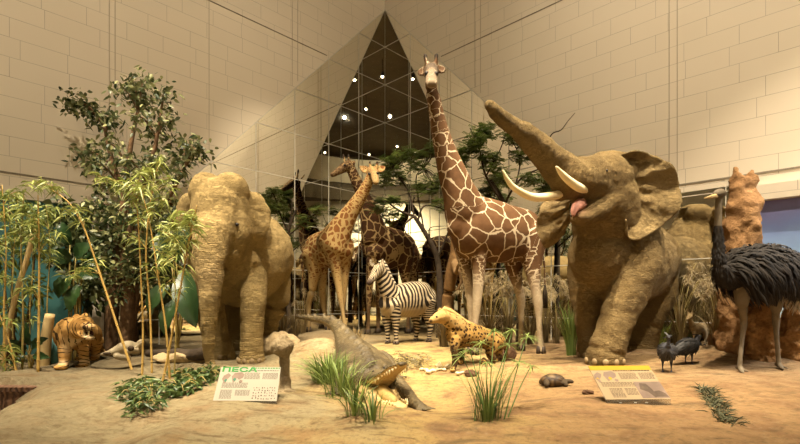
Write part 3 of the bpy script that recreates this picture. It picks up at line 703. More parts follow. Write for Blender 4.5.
# --- young spotted giraffe
Mg2 = giraffe_mat('spotted_coat', (.17, .062, .016), (.26, .105, .03), (.52, .35, .14), .115, (.50, .35, .16))
nk2 = [(333, 244, 10.95, 15, 19), (341, 228, 10.85, 10, 13), (350, 213, 10.78, 7.5, 9), (359, 199, 10.72, 5.8, 6.8), (366, 187, 10.68, 4.9, 5.4), (370.5, 177, 10.66, 4.6, 4.8)]
g2 = giraffe('slender orange spotted giraffe with its neck stretched forward, beside the big domed elephant',
    [(309, 252, 11.5, 7, 9), (314, 250, 11.45, 12, 15), (326, 249, 11.25, 15, 19), (338, 249, 11.05, 14, 19), (346, 247, 10.95, 9, 13)], nk2,
    [(371.5, 171.5, 10.70, 4.6, 4.8), (373, 172, 10.6, 5.2, 5.0), (374.5, 176, 10.48, 4.3, 4.2), (375.5, 180.5, 10.38, 3.7, 3.2), (375.8, 182.5, 10.33, 3.3, 2.6)],
    [[(312, 255, 11.3, 10.5), (314, 272, 11.3, 6.6), (312, 290, 11.3, 3.8), (309, 301, 11.3, 3.3), (308.5, 315, 11.3, 2.2), (308.5, 328, 11.3, 2.2), (308.5, 332, 11.3, 2.6)],
     [(321, 255, 11.65, 10), (322, 272, 11.65, 6.2), (322, 290, 11.65, 3.8), (323, 302, 11.65, 3.2), (325, 315, 11.65, 2.1), (327, 328, 11.65, 2.1), (327.5, 332, 11.65, 2.6)],
     [(334, 252, 10.9, 10), (336, 268, 10.9, 6), (338.5, 284, 10.9, 4), (340.5, 297, 10.9, 3.4), (342.5, 310, 10.9, 2.1), (345, 325, 10.9, 2.1), (345.5, 332, 10.9, 2.6)],
     [(345, 252, 11.1, 8.5), (345, 268, 11.1, 5.2), (344, 284, 11.1, 3.8), (343.5, 297, 11.1, 3.2), (343, 310, 11.1, 2.1), (343, 325, 11.1, 2.1), (343, 332, 11.1, 2.6)]],
    [(P(368.5, 172, 10.66), P(359.5, 165.5, 10.72), .095, (.2, -1, .2)), (P(377, 171, 10.66), P(385.5, 166, 10.72), .095, (-.2, -1, .2))],
    [[(370.5, 168, 10.66, 1.7), (370, 164.5, 10.67, 1.3), (369.8, 162, 10.68, 1.4)], [(376, 168, 10.66, 1.7), (377, 164.5, 10.67, 1.3), (377.2, 162, 10.68, 1.4)]],
    Mg2, 7.2, (328, 330, 11.3), (.4, -1), [(307, 250, 11.55, 2.4), (303.5, 268, 11.6, 1.3), (302, 282, 11.6, 1)], edge=1.0, voxel=.022,
    nose=[(P(374.3, 181.6, 10.26), .018, .9), (P(377.2, 181.6, 10.26), .018, .9)],
    eyes=(P(369.2, 174, 10.44), P(377.3, 173.5, 10.44)), eyer=.034, pale0=.12)
R = crom([P(*r[:3]) + np.array((-r[4] * r[2] / F * .75, r[4] * r[2] / F * .5, r[4] * r[2] / F * .6)) * .62 for r in nk2], 4)
mane(g2, R, [np.array((-.05, .04, .04))] * len(R), M_mane)

# --- dark giraffe standing along the left mirror
Mg3 = giraffe_mat('dark_reticulated_coat', (.055, .022, .009), (.095, .042, .016), (.50, .34, .15), .045, (.26, .16, .08))
nk3 = [(375, 238, 12.25, 13, 16), (370.5, 218, 12.1, 9.5, 12), (365, 202, 12.0, 7, 8.5), (359, 187, 11.9, 5.4, 6.2), (353, 174, 11.85, 4.6, 5.0), (350, 167, 11.84, 4.4, 4.6)]
g3 = giraffe('dark brown giraffe with head turned aside, at the mirror corner behind the zebra',
    [(411, 252, 13.15, 7, 10), (406, 250, 13.05, 11, 16), (394, 249, 12.75, 15, 20.5), (380, 248, 12.4, 15, 22), (371, 245, 12.22, 10, 14)], nk3,
    [(351, 165.5, 11.86, 4.5, 4.6), (346.5, 166.5, 11.78, 4.8, 5.2), (341, 169.5, 11.68, 3.9, 4.2), (335.5, 173, 11.58, 3.0, 3.2), (332.5, 174.8, 11.53, 2.6, 2.6)],
    [[(376, 252, 12.05, 9.5), (372, 268, 12.05, 6), (369.5, 285, 12.05, 3.7), (369, 297, 12.05, 3.1), (368.5, 312, 12.05, 2), (368, 328, 12.05, 2), (368, 331, 12.05, 2.5)],
     [(383, 252, 12.5, 9.5), (381, 268, 12.5, 6), (379, 285, 12.5, 3.7), (378.5, 297, 12.5, 3.1), (378, 312, 12.5, 2), (378, 325, 12.5, 2), (378, 330, 12.5, 2.5)],
     [(404, 254, 12.75, 11), (405, 270, 12.75, 7), (407, 287, 12.75, 3.7), (409, 298, 12.75, 3.2), (408.5, 312, 12.75, 2), (408, 326, 12.75, 2), (408, 330, 12.75, 2.5)],
     [(410, 254, 13.1, 10), (411, 270, 13.1, 6.4), (413, 287, 13.1, 3.6), (415, 298, 13.1, 3.1), (415, 312, 13.1, 2), (414.5, 326, 13.1, 2), (414.5, 329, 13.1, 2.5)]],
    [(P(351.5, 165, 11.78), P(355, 160, 11.8), .06, (-.5, -1, .2)), (P(348.5, 164, 11.98), P(350, 159.5, 12.1), .05, (-.5, -1, .2))],
    [[(348.5, 163, 11.78, 1.5), (348.6, 158.5, 11.8, 1.2), (348.4, 154.8, 11.82, 1.4)], [(345, 162, 11.9, 1.5), (344, 158, 11.92, 1.2), (343.2, 155, 11.94, 1.4)]],
    Mg3, 3.8, (388, 330, 12.5), (-.7, -.7), [(414, 246, 13.3, 2), (417, 262, 13.35, 1.2), (418, 282, 13.35, 1)], voxel=.024,
    nose=[(P(333.2, 173.4, 11.48), .022, .8)], eyes=(P(344.8, 165.2, 11.62), P(343.6, 165.0, 11.88)), eyer=.032)
R = crom([P(*r[:3]) + np.array((r[4] * r[2] / F * .8, r[4] * r[2] / F * .45, r[4] * r[2] / F * .4)) * .66 for r in nk3], 4)
mane(g3, R, [np.array((.05, .03, .03))] * len(R), M_mane)

# --- zebra
o = P(405, 344, 9.8); zb = thing('zebra', 'black and white striped zebra standing behind the spotted hyena', 'zebra', (o[0], o[1], gz(o[0], o[1])))
b = Body()
b.pt([(430, 297, 10.25, 7, 9), (425, 297, 10.2, 12, 15), (413, 299, 10.0, 14.5, 17.5), (400, 301, 9.75, 14, 17), (390, 303, 9.55, 11.5, 14.5), (386, 303, 9.48, 8, 10)], 0, seg=20)
b.pt([(391, 299, 9.58, 11, 14), (387.5, 288, 9.45, 7.5, 10.5), (383.5, 278, 9.36, 5.6, 8), (381, 271, 9.32, 5, 6.6)], 1, seg=16)
b.pt([(381, 268.5, 9.32, 4.8, 6), (377.5, 271, 9.2, 5.2, 6.2), (374, 276, 9.06, 4.2, 4.6), (371, 280.5, 8.95, 3.5, 3.6), (369.3, 283, 8.9, 3.0, 2.8)], 2, seg=14)
zl = [[(387, 305, 9.6, 8), (386.5, 318, 9.6, 5), (387.3, 328, 9.6, 3), (387.6, 334, 9.6, 2.3), (388, 343, 9.6, 2.2)],
      [(394, 305, 9.45, 8.5), (395.5, 318, 9.45, 5.2), (396, 328, 9.45, 3.1), (396, 335, 9.45, 2.3), (396.3, 344, 9.45, 2.3)],
      [(418, 303, 10.2, 9.5), (415.5, 317, 10.2, 5), (417.3, 327, 10.2, 3.2), (416.5, 334, 10.2, 2.3), (415.8, 341, 10.2, 2.2)],
      [(427, 301, 10.05, 10), (428, 316, 10.05, 5.4), (430.3, 326, 10.05, 3.4), (429.6, 334, 10.05, 2.3), (429, 342, 10.05, 2.3)]]
zl = [legs_to_ground(L) for L in zl]
for L in zl: b.pt(L, 3, seg=12)
leafear(b, P(373.8, 266.5, 9.28), P(370, 258.8, 9.3), .06, (.3, -1, .3)); leafear(b, P(380.5, 266, 9.3), P(383, 258.5, 9.34), .06, (-.3, -1, .3))
b.pt([(430.5, 292, 10.35, 2.4), (433, 302, 10.45, 1.3), (433.5, 314, 10.45, 1)], 4, seg=8)
b.skin(.018, 3); V = b.Vo; n = len(V)
D = np.array(P(430, 297, 10.2)) - np.array(P(388, 302, 9.5)); D[2] = 0; Ln = np.linalg.norm(D); D /= Ln
t = (V - np.array(P(388, 302, 9.5))) @ D / Ln; zz = V[:, 2] - gz(o[0], o[1])
ph = np.where(b.tag == 0, t * 12.5 + sm(.55, 1.1, t) * (zz - 1.05) * 8.5, 0)
nk = b.tag == 1; ph[nk] = t[nk] * 9.0 - (zz[nk] - 1.1) * 7.5
lg = b.tag == 3; ph[lg] = zz[lg] * 15.0 + t[lg] * 3 * sm(.5, .9, zz[lg])
hd = b.tag == 2; hc = np.array(P(375, 275, 9.1)); q = V[hd] - hc; ph[hd] = np.abs(q[:, 0] - .35 * q[:, 2]) * 34 + q[:, 2] * 6
tl = b.tag == 4; ph[tl] = zz[tl] * 16
# blend the stripe phases over region borders
ph = ph + npn(V, 3.0, 1.7, 2) * .55
muz = np.exp(-(np.linalg.norm(V - np.array(P(369.5, 283, 8.86)), axis=1) / .105) ** 4)
bel = sm(.80, .70, zz) * (b.tag == 0) * .9
ps = np.zeros((n, 3)); ps[:, 0] = ph; ps[:, 1] = muz; ps[:, 2] = bel
mt, nt, bb = new_mat('zebra_coat', .75, .15); co = coords(nt)
s = nd(nt, 'SeparateXYZ', {0: attr(nt, 'stripe', 'Vector')}); sn = math_(nt, 'SINE', math_(nt, 'MULTIPLY', s.outputs[0], 2 * math.pi))
c = ramp(nt, math_(nt, 'MULTIPLY_ADD', sn, .5) if False else math_(nt, 'ADD', math_(nt, 'MULTIPLY', sn, .5), .5), [(.52, (.028, .02, .014)), (.62, (.58, .46, .29))])
c = mix(nt, s.outputs[2], c, (.54, .42, .26)); c = mix(nt, s.outputs[1], c, (.05, .03, .02)); col(nt, bb, c, .62); bump(nt, bb, nse(nt, co, 70), .2, .008); M_zeb = mt
b.done('body', M_zeb, zb, {'stripe': ps})
for L in zl: r = L[-1]; hoof(zb, ground_foot(P(*r[:3])), r[3] * r[2] / F * 1.35, .07, (-.5, -1))
eye(zb, P(375.6, 270.8, 9.07), .021); eye(zb, P(380.6, 271.2, 9.13), .018)
mp = [(394, 285.5, 9.66), (391, 281, 9.58), (388, 274, 9.5), (385, 267.5, 9.44), (382, 263.5, 9.4), (378.5, 262, 9.3)]
R = crom([P(*r) for r in mp], 5); m_zm, nt, bb = new_mat('striped_mane', .9); wv = nd(nt, 'TexWave', {'Vector': coords(nt), 'Scale': 4.5}, bands_direction='Z').outputs[1]
col(nt, bb, ramp(nt, wv, [(.4, (.03, .02, .015)), (.55, (.62, .5, .34))])); mane(zb, R, [np.array((.05, .03, .055))] * len(R), m_zm, .02)
m = MB(); rr = random.Random(8); tp = P(433.5, 313, 10.45)
for k in range(30):
    q = np.array((rr.uniform(-.03, .03), rr.uniform(-.03, .03), 0)); m.tube([tp + q * .3, tp + q + (0, 0, -.15), tp + q * 1.2 + (0, 0, -.32)], [.005, .005, .002], 4)
m.build('tail_tuft', M_tailhair, zb)

# --- small hoofed animals
def coat(name, c1, c2, belly, sc=6):
    m, nt, b = new_mat(name, .85, .1); co = coords(nt); c = ramp(nt, nse(nt, co, sc, 5), [(.3, c2), (.65, c1)])
    col(nt, b, mix(nt, attr(nt, 'pale'), c, belly), .66); bump(nt, b, nse(nt, co, 70), .3, .008); return m
M_fawn = coat('fawn_coat', (.20, .11, .04), (.11, .06, .024), (.30, .19, .09), 14); M_fawn2 = coat('grey_brown_coat', (.36, .26, .13), (.27, .18, .09), (.52, .42, .27))
# gerenuk rearing against the acacia
o = P(452, 342, 9.2); an = thing('gerenuk', 'fawn long-necked antelope rearing on its hind legs beside the tall giraffe', 'antelope', (o[0], o[1], gz(o[0], o[1])))
b = Body()
b.pt([(447, 312, 9.2, 5.4, 6.5), (447.5, 300, 9.2, 5.6, 6), (449.5, 287, 9.15, 6.0, 6.6), (452, 272, 9.1, 6.4, 7), (453.5, 260, 9.08, 5.2, 6), (453.5, 253, 9.08, 3.6, 4)], 0)
b.pt([(453.5, 256, 9.08, 4), (453.5, 244, 9.07, 3.1), (455, 231, 9.05, 2.7), (457, 222, 9.05, 2.8)], 1); b.pt([(457.5, 220, 9.05, 2.9), (454.5, 218.5, 9.0, 3.1), (450.5, 216.5, 8.93, 2.2), (447.5, 215, 8.9, 1.6)], 2)
gl = [[(447, 311, 9.1, 5.5), (444.5, 317, 9.1, 4), (448.5, 328, 9.1, 2.3), (447, 336, 9.1, 1.5), (446, 343, 9.1, 1.6)], [(449.5, 311, 9.3, 5), (449, 319, 9.3, 3.8), (453.5, 328, 9.3, 2.2), (452.5, 336, 9.3, 1.5), (452, 342, 9.3, 1.6)]]
gl = [legs_to_ground(L) for L in gl]
for L in gl: b.pt(L, 3, seg=10)
b.pt([(455, 262, 8.98, 3.2), (459.5, 272, 8.86, 2.2), (461, 282, 8.78, 1.6), (458.5, 288, 8.74, 1.2), (456.5, 290, 8.72, 1.2)], 5, seg=8); b.pt([(454, 264, 8.95, 3), (455.5, 273, 8.85, 2.1), (458, 266, 8.74, 1.6), (460.5, 261, 8.7, 1.2)], 5, seg=8)
leafear(b, P(457, 217.5, 9.0), P(459.5, 211, 8.98), .045, (-.3, -1, 0)); leafear(b, P(458, 217.5, 9.12), P(462, 213, 9.16), .04, (-.3, -1, 0))
b.pt([(447, 302, 9.3, 1.2), (445, 312, 9.35, .8)], 4, seg=6)
b.skin(.016, 3); pale = .55 * sm(.2, .9, b.tt) * (b.tag == 3) + .5 * (b.tag == 5); b.done('body', M_fawn, an, {'pale': pale})
for L in gl: r = L[-1]; hoof(an, ground_foot(P(*r[:3])), r[3] * r[2] / F * 1.4, .05)
eye(an, P(454.2, 217.6, 8.93), .016)
for dx, z in ((0, 9.0), (1.2, 9.1)):
    m = MB(); m.tube(crom([P(456 + dx, 216, z), P(458 + dx, 210, z + .05), P(456 + dx, 204, z), P(454 + dx, 201, z - .05)], 4), np.linspace(.016, .005, 13), 8); m.build('horn', M_hoof, an)
# dik-dik
o = P(699, 345, 7.770); an = thing('antelope', 'tiny fawn antelope standing by the dry grass behind the dark speckled fowl', 'antelope', (o[0], o[1], gz(o[0], o[1])))
dz = (gz(o[0], o[1])) ; yb = HZ + (EYE - dz) * F / 7.920
b = Body(); Y = lambda q: yb - q
b.pt([(706, Y(17), 8.020, 3.2, 3.8), (702, Y(17.5), 7.970, 4.6, 5.2), (696, Y(17), 7.870, 4.4, 5.0), (692.5, Y(18), 7.820, 3.2, 4)], 0); b.pt([(693, Y(19), 7.820, 3.2), (690.5, Y(24), 7.770, 2.2), (690, Y(27), 7.740, 2)], 1)
b.pt([(690.5, Y(28.5), 7.760, 2.1), (689, Y(28.2), 7.680, 2.3), (687.5, Y(26.5), 7.600, 1.5), (686.5, Y(25.5), 7.560, 1)], 2)
al = [[(694, Y(15), 7.820, 2.4), (694, Y(8), 7.820, 1.2), (694, Y(1), 7.820, .9)], [(695.5, Y(15), 7.970, 2.4), (696, Y(8), 7.970, 1.2), (696, Y(1), 7.970, .9)], [(704, Y(15), 7.920, 3), (705.5, Y(8), 7.920, 1.3), (704.5, Y(1), 7.920, .9)], [(705, Y(15), 8.120, 3), (707, Y(8), 8.120, 1.3), (706.5, Y(1), 8.120, .9)]]
al = [legs_to_ground(L) for L in al]
for L in al: b.pt(L, 3, seg=8)
leafear(b, P(689.5, Y(30), 7.720), P(687.5, Y(34), 7.720), .03, (0, -1, 0), .012); leafear(b, P(691, Y(30), 7.760), P(693.5, Y(33.5), 7.800), .03, (0, -1, 0), .012)
b.skin(.012, 2); b.done('body', M_fawn2, an, {'pale': .4 * (b.tag == 3)}); eye(an, P(688, Y(28.6), 7.635), .011); eye(an, P(690, Y(28.8), 7.650), .011)
for L in al: r = L[-1]; hoof(an, ground_foot(P(*r[:3])), .02, .03)
# ---------------------------------------------------------------- hyena, tiger, crocodile, birds, tortoise
def spot_coat(name, base, base2, spot, pale, sc, thr, rough=.9):
    m, nt, b = new_mat(name, rough, .1); co = coords(nt); pc = attr(nt, 'pc', 'Vector')
    pv = nd(nt, 'VectorMath', {0: pc, 1: nd(nt, 'VectorMath', {0: nd(nt, 'TexNoise', {'Vector': pc, 'Scale': 9.0}).outputs[1], 'Scale': .05}, operation='SCALE').outputs[0]}, operation='ADD').outputs[0]
    v = nd(nt, 'TexVoronoi', {'Vector': pv, 'Scale': sc, 'Randomness': .8}).outputs[0]
    k = math_(nt, 'MULTIPLY', ramp(nt, v, [(thr, 1), (thr + .1, 0)]), attr(nt, 'spots'))
    c = ramp(nt, nse(nt, co, 7, 5), [(.3, base2), (.65, base)]); c = mix(nt, attr(nt, 'pale'), c, pale); c = mix(nt, k, c, spot)
    c = mix(nt, attr(nt, 'dark'), c, (.035, .022, .014)); col(nt, b, c, .76)
    bump(nt, b, nse(nt, co, 80, 3), .4, .01); return m
# --- spotted hyena
o = P(466, 372, 6.35); hy = thing('hyena', 'spotted hyena with tawny coat standing on the sand ridge beside scattered bones', 'hyena', (o[0], o[1], gz(o[0], o[1])))
b = Body()
b.pt([(501, 342, 6.75, 5, 7), (497, 342, 6.7, 8, 9.5), (484, 338, 6.55, 9, 10.5), (469, 335, 6.4, 9.5, 12.5), (457, 333.5, 6.28, 9, 13), (451, 335, 6.22, 6, 9)], 0, seg=18)
b.pt([(459, 328, 6.28, 8, 11), (452, 322, 6.22, 7, 9), (446, 318, 6.18, 6.2, 7.4)], 1)
b.pt([(446, 317.5, 6.18, 6.4, 7), (441, 317, 6.12, 6.6, 6.8), (436, 318.5, 6.06, 4.6, 5), (432.5, 320.3, 6.02, 3.4, 3.6), (431, 320.8, 6.0, 2.6, 2.8)], 2, seg=14)
hl = [[(455, 340, 6.2, 6.5), (454.5, 350, 6.15, 4.2), (455, 360, 6.15, 3.1), (454, 370, 6.15, 2.9)], [(459, 340, 6.42, 6), (461, 352, 6.42, 3.8), (462, 362, 6.42, 2.9), (461, 370, 6.42, 2.9)],
      [(494, 342, 6.6, 8), (490, 353, 6.55, 5.2), (494, 361, 6.55, 3.2), (487, 369, 6.55, 2.8), (484, 371, 6.5, 2.9)], [(499, 342, 6.8, 7), (498, 353, 6.8, 4.8), (502, 361, 6.8, 3.1), (498, 367, 6.8, 2.6), (496, 369, 6.75, 2.8)]]
hl = [legs_to_ground(L) for L in hl]
for L in hl: b.pt(L, 3, seg=10); r = L[-1]; p = P(*r[:3]); b.ball((p[0] - .02, p[1] - .03, gz(p[0], p[1]) + .02), (.04, .055, .028), tagid=3)
leafear(b, P(443.5, 313, 6.1), P(444.5, 307.8, 6.1), .042, (-.4, -1, 0)); leafear(b, P(440, 312, 6.24), P(439.5, 307.5, 6.26), .04, (-.4, -1, 0))
b.pt([(503, 342, 6.8, 2.2), (506, 349, 6.85, 2.4), (506, 357, 6.85, 2), (505, 361, 6.85, 1)], 4, seg=8)
b.skin(.013, 3); V = b.Vo; n = len(V); up = sm(.25, .5, V[:, 2])
spots = np.ones(n); spots[b.tag == 2] = .15; spots[b.tag == 1] = .75; spots[b.tag == 3] = 1 - .8 * sm(.5, .8, b.tt[b.tag == 3])
pale = np.zeros(n); pale[b.tag == 2] = .5; pale[b.tag == 1] = .5
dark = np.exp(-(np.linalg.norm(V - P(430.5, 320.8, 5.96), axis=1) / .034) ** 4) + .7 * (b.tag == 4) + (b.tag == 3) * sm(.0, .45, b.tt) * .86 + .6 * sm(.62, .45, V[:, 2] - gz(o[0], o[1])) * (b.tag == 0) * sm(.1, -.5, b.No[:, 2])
b.Vo = V + b.No * (npn(V, 22, 2, 2) * .006)[:, None]
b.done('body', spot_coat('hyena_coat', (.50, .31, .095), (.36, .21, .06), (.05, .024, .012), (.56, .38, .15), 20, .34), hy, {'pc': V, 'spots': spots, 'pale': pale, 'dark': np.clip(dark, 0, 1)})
eye(hy, b.surf(437.2, 315.8) + (0, .006, 0), .016)
R = crom([P(442, 309.5, 6.17), P(449, 312, 6.2), P(456, 316.5, 6.25), P(464, 322.5, 6.35), P(474, 327.5, 6.45)], 5)
mane(hy, R, [np.array((.02, 0, .05))] * len(R), simple('hyena_mane_hair', (.50, .33, .12), (.28, .17, .06), 30, .9, .4), .025)

# --- tiger
o = P(72, 366, 6.3); tg = thing('tiger', 'orange tiger snarling with an open mouth on the rock beside the bamboo', 'tiger', (o[0], o[1], gz(o[0], o[1])))
b = Body()
b.pt([(92, 338, 7.5, 9, 10), (88, 335, 7.3, 12, 13.5), (80, 334, 6.95, 12, 14.5), (72, 333, 6.6, 13, 16), (69, 335, 6.4, 13.5, 17), (68, 337, 6.28, 9, 11)], 0, seg=18)
b.pt([(72, 331, 6.35, 12, 14), (78, 329, 6.22, 10.5, 12)], 1)
b.pb(82, 326, 6.15, (11, 11, 11)); b.pb(87.5, 326.5, 6.0, (6.2, 7, 5)); b.pb(91, 327, 5.92, (4.2, 4.5, 3.4)); b.pb(77, 331, 6.1, (6, 7, 8)); 
b.pt([(82, 333, 6.08, 6, 3.5), (88, 337, 5.98, 5, 2.6), (92, 338, 5.93, 3.4, 2)], 2)
tl = [[(66, 340, 6.3, 8), (64.5, 352, 6.25, 5.8), (64, 362, 6.22, 4.6), (63.5, 368, 6.2, 5)], [(80, 338, 6.5, 7.5), (83, 349, 6.5, 5.4), (84, 357, 6.5, 4.4), (84.5, 362, 6.48, 4.8)],
      [(83, 340, 7.25, 8), (82, 350, 7.25, 4.6), (83, 358, 7.25, 3.6)], [(95, 342, 7.35, 8), (95, 351, 7.35, 4.6), (96, 358, 7.35, 3.6)]]
tl = [legs_to_ground(L) for L in tl]
for L in tl:
    b.pt(L, 3, seg=12); r = L[-1]; p = P(*r[:3]); z = gz(p[0], p[1])
    for k in (-.055, -.018, .018, .055): b.ball((p[0] + k, p[1] - .075 + abs(k) * .3, z + .028), (.024, .045, .032), tagid=3)
leafear(b, P(76.5, 318.5, 6.2), P(74.5, 313.8, 6.22), .05, (.3, -1, 0)); leafear(b, P(84, 317, 6.25), P(85.5, 312.5, 6.3), .05, (.3, -1, 0))
b.pt([(94, 336, 7.55, 3), (100, 345, 7.6, 2.4), (103, 352, 7.5, 2.2), (107, 353, 7.4, 1.8)], 4, seg=8)
b.skin(.014, 3); V = b.Vo; n = len(V)
ph = np.zeros(n); q = V - np.array(P(72, 333, 6.4)); ph = q[:, 1] * 8 + q[:, 2] * 2 + q[:, 0] * 9
lg = b.tag == 3; ph[lg] = V[lg, 2] * 14; tl_ = b.tag == 4; ph[tl_] = b.al[tl_] * 15
hd = (b.tag == 2) | (np.linalg.norm((V - P(83, 327, 6.05)), axis=1) < .19); hq = V - np.array(P(86, 327, 5.98)); ph[hd] = (np.linalg.norm(hq, axis=1) * 17)[hd]
ph = ph * 1.25 + npn(V, 4.0, 5, 3) * .7
pale = np.maximum(np.exp(-(np.linalg.norm(V - P(90, 333, 5.93), axis=1) / .11) ** 4), .8 * np.exp(-(np.linalg.norm(V - P(76, 343, 6.25), axis=1) / .16) ** 4)) ; pale = np.maximum(pale, .6 * lg * sm(.7, .95, b.tt))
dark = np.exp(-(np.linalg.norm(V - P(93.4, 325.8, 5.84), axis=1) / .036) ** 4) + np.exp(-(np.linalg.norm((V - P(89.5, 332, 5.92)) * np.array((.85, .6, 1.2)), axis=1) / .062) ** 6)
wd = np.ones(n) * .5; wd[lg] = .25
mt, nt, bb = new_mat('tiger_coat', .85, .1); co = coords(nt); sp = nd(nt, 'SeparateXYZ', {0: attr(nt, 'stripe', 'Vector')})
sn = math_(nt, 'ADD', math_(nt, 'MULTIPLY', math_(nt, 'SINE', math_(nt, 'MULTIPLY', sp.outputs[0], 6.2832)), .5), math_(nt, 'MULTIPLY', nse(nt, co, 9, 3), .9))
c = ramp(nt, nse(nt, co, 6, 4), [(.3, (.36, .19, .055)), (.65, (.47, .27, .085))]); c = mix(nt, sp.outputs[1], c, (.66, .52, .32))
c = mix(nt, ramp(nt, sn, [(.84, 0), (.92, .95)]), c, (.03, .018, .01)); c = mix(nt, sp.outputs[2], c, (.06, .022, .016)); col(nt, bb, c); bump(nt, bb, nse(nt, co, 80, 3), .35, .01)
b.done('body', mt, tg, {'stripe': np.stack((ph, np.clip(pale, 0, 1), np.clip(dark, 0, 1)), 1)})
eye(tg, b.surf(84.3, 323) + (0, .006, 0), .013); eye(tg, b.surf(90.4, 322.8) + (0, .006, 0), .012)
m = MB(); m.ball(b.surf(89.3, 333) + (0, .012, 0), (.058, .035, .052), 14, 10); m.build('mouth', simple('dark_mouth', (.05, .015, .012), rough=.6, bs=0), tg)
for px, py, h in ((87, 330.2, 1), (92.2, 330, 1), (88, 336.5, -1), (91.8, 336.3, -1)):
    m = MB(); p = b.surf(89.3, 333) + np.array(((px - 89.5) * .0125, -.046, (333.3 - py) * .0125)); m.tube([p, p - np.array((0, 0, .03 * h)), p - np.array((0, -.006, .058 * h))], [.012, .009, .002], 8); m.build('fang', M_tusk, tg)
m = MB(); m.ball(b.surf(89.3, 333) + (0, -.018, -.028), (.03, .02, .010), 10, 6); m.build('tongue', M_tongue, tg)

# --- crocodile
o = P(372, 390, 5.3); cr = thing('crocodile', 'large crocodile with gaping yellow jaws lying on the sand among reeds', 'crocodile', (o[0], o[1], gz(o[0], o[1])))
b = Body()
def gp(px, Z, h, *r): x = (px - CX) / F * Z; return [x, Z, gz(x, Z) + h, *r]
rows = [[*P(297, 317, 8.6), .03, .03], [*P(312, 318.5, 8.35), .05, .055], [*P(327, 321, 8.0), .075, .085], [*P(338, 327.5, 7.55), .11, .12], [*P(345, 338, 7.1), .16, .15],
        [*P(352, 350, 6.6), .24, .20], [*P(360, 362, 6.1), .33, .24], [*P(366, 371, 5.7), .36, .25], [*P(370, 377, 5.4), .31, .23], [*P(372, 380, 5.2), .25, .20]]
b.tube(rows, 0, seg=22)
hd = P(374, 381, 5.12)
# upper jaw tilted up, lower jaw on the ground, both turned to the lower corner
b.tube([[*P(372, 379, 5.25), .25, .17], [*P(379, 379, 5.08), .20, .12], [*P(386, 375.5, 4.92), .15, .055], [*P(393, 370.5, 4.80), .13, .032], [*P(399, 366, 4.70), .12, .03], [*P(402.5, 364, 4.65), .07, .026]], 1, seg=18)
b.tube([[*P(372, 386, 5.2), .24, .14], [*P(379, 394, 5.0), .20, .08], [*P(386, 401, 4.78), .155, .045], [*P(393, 405, 4.60), .125, .036], [*P(399, 407.5, 4.46), .105, .034], [*P(402, 408.5, 4.40), .06, .03]], 2, seg=18)
EY = [P(372.5, 370.5, 5.12), P(384.5, 367.5, 5.02)]
for q in EY: b.ball(q, .042)
p = P(401.5, 363.8, 4.6); b.ball(p, (.05, .045, .026))
fl = [[gp(386, 5.35, .16, .11), gp(400, 5.1, .13, .085), gp(408, 4.85, .10, .07), gp(416, 4.55, .05, .055), gp(422, 4.42, .025, .05)],
      [gp(352, 5.3, .16, .11), gp(343, 5.1, .10, .085), gp(340, 4.9, .05, .06), gp(338, 4.8, .02, .05)],
      [gp(372, 6.35, .16, .11), gp(384, 6.3, .17, .085), gp(391, 6.1, .12, .065), gp(392, 5.9, .04, .055), gp(396, 5.85, .02, .05)],
      [gp(345, 6.3, .15, .11), gp(336, 6.2, .12, .09), gp(331, 6.0, .06, .07), gp(328, 5.85, .02, .055)]]
for L in fl:
    b.tube(L, 3, seg=10); e = np.array(L[-1][:3]); d0 = e - np.array(L[-2][:3]); d0[2] = 0; d0 /= np.linalg.norm(d0); sd = np.array((-d0[1], d0[0], 0))
    for k in (-.09, -.045, 0, .045, .09): b.tube([[*(e - d0 * .03 + sd * k * .4), .022], [*(e + d0 * .07 + sd * k), .016], [*(e + d0 * .12 + sd * k * 1.25 - (0, 0, .01)), .007]], 3, seg=6)
b.skin(.017, 2); V = b.Vo; n = len(V)
# rows of scutes along back and tail
body = b.tag == 0; ax = (b.al * 2 * math.pi / .15)
out = V - b.ctr; topness = np.clip(out[:, 2] / (np.linalg.norm(out, axis=1) + 1e-6), 0, 1)
lat = np.arctan2(out[:, 0], out[:, 2]) * 5.0
scute = (np.maximum(0, np.sin(ax)) ** .7) * (np.maximum(0, np.cos(lat)) ** .7) * sm(.35, .75, topness) * body
b.Vo = V + b.No * (scute * .05)[:, None] + b.No * (npn(V, 14, 0, 2) * .006)[:, None]
mo = np.zeros(n); N = b.No; jaw = (b.tag == 1) | (b.tag == 2); inside = ((b.tag == 1) & ((N[:, 2] < -.2) | (V[:, 2] < b.ctr[:, 2] - .012))) | ((b.tag == 2) & (N[:, 2] > .25)); mo[inside & jaw & (V[:, 1] < 5.02)] = 1
mt, nt, bb = new_mat('crocodile_hide', .6, .3); co = coords(nt); n1, n2 = nse(nt, co, 4, 5), nse(nt, co, 22, 4)
vo = nd(nt, 'TexVoronoi', {'Vector': co, 'Scale': 17.0}, feature='DISTANCE_TO_EDGE').outputs[0]
c = ramp(nt, n1, [(.35, (.05, .036, .017)), (.65, (.125, .092, .042))]); c = mix(nt, attr(nt, 'belly'), c, (.30, .215, .09)); c = mix(nt, ramp(nt, vo, [(0, .6), (.10, 0)]), c, (.05, .036, .018)); c = mix(nt, attr(nt, 'mouth'), c, mix(nt, n2, (.55, .40, .16), (.45, .30, .13)))
col(nt, bb, c); bump(nt, bb, math_(nt, 'ADD', vo, math_(nt, 'MULTIPLY', n2, .3)), .6, .03)
b.done('body', mt, cr, {'mouth': mo, 'belly': sm(.15, -.25, topness - (topness == 0) * .3) * body * .6})
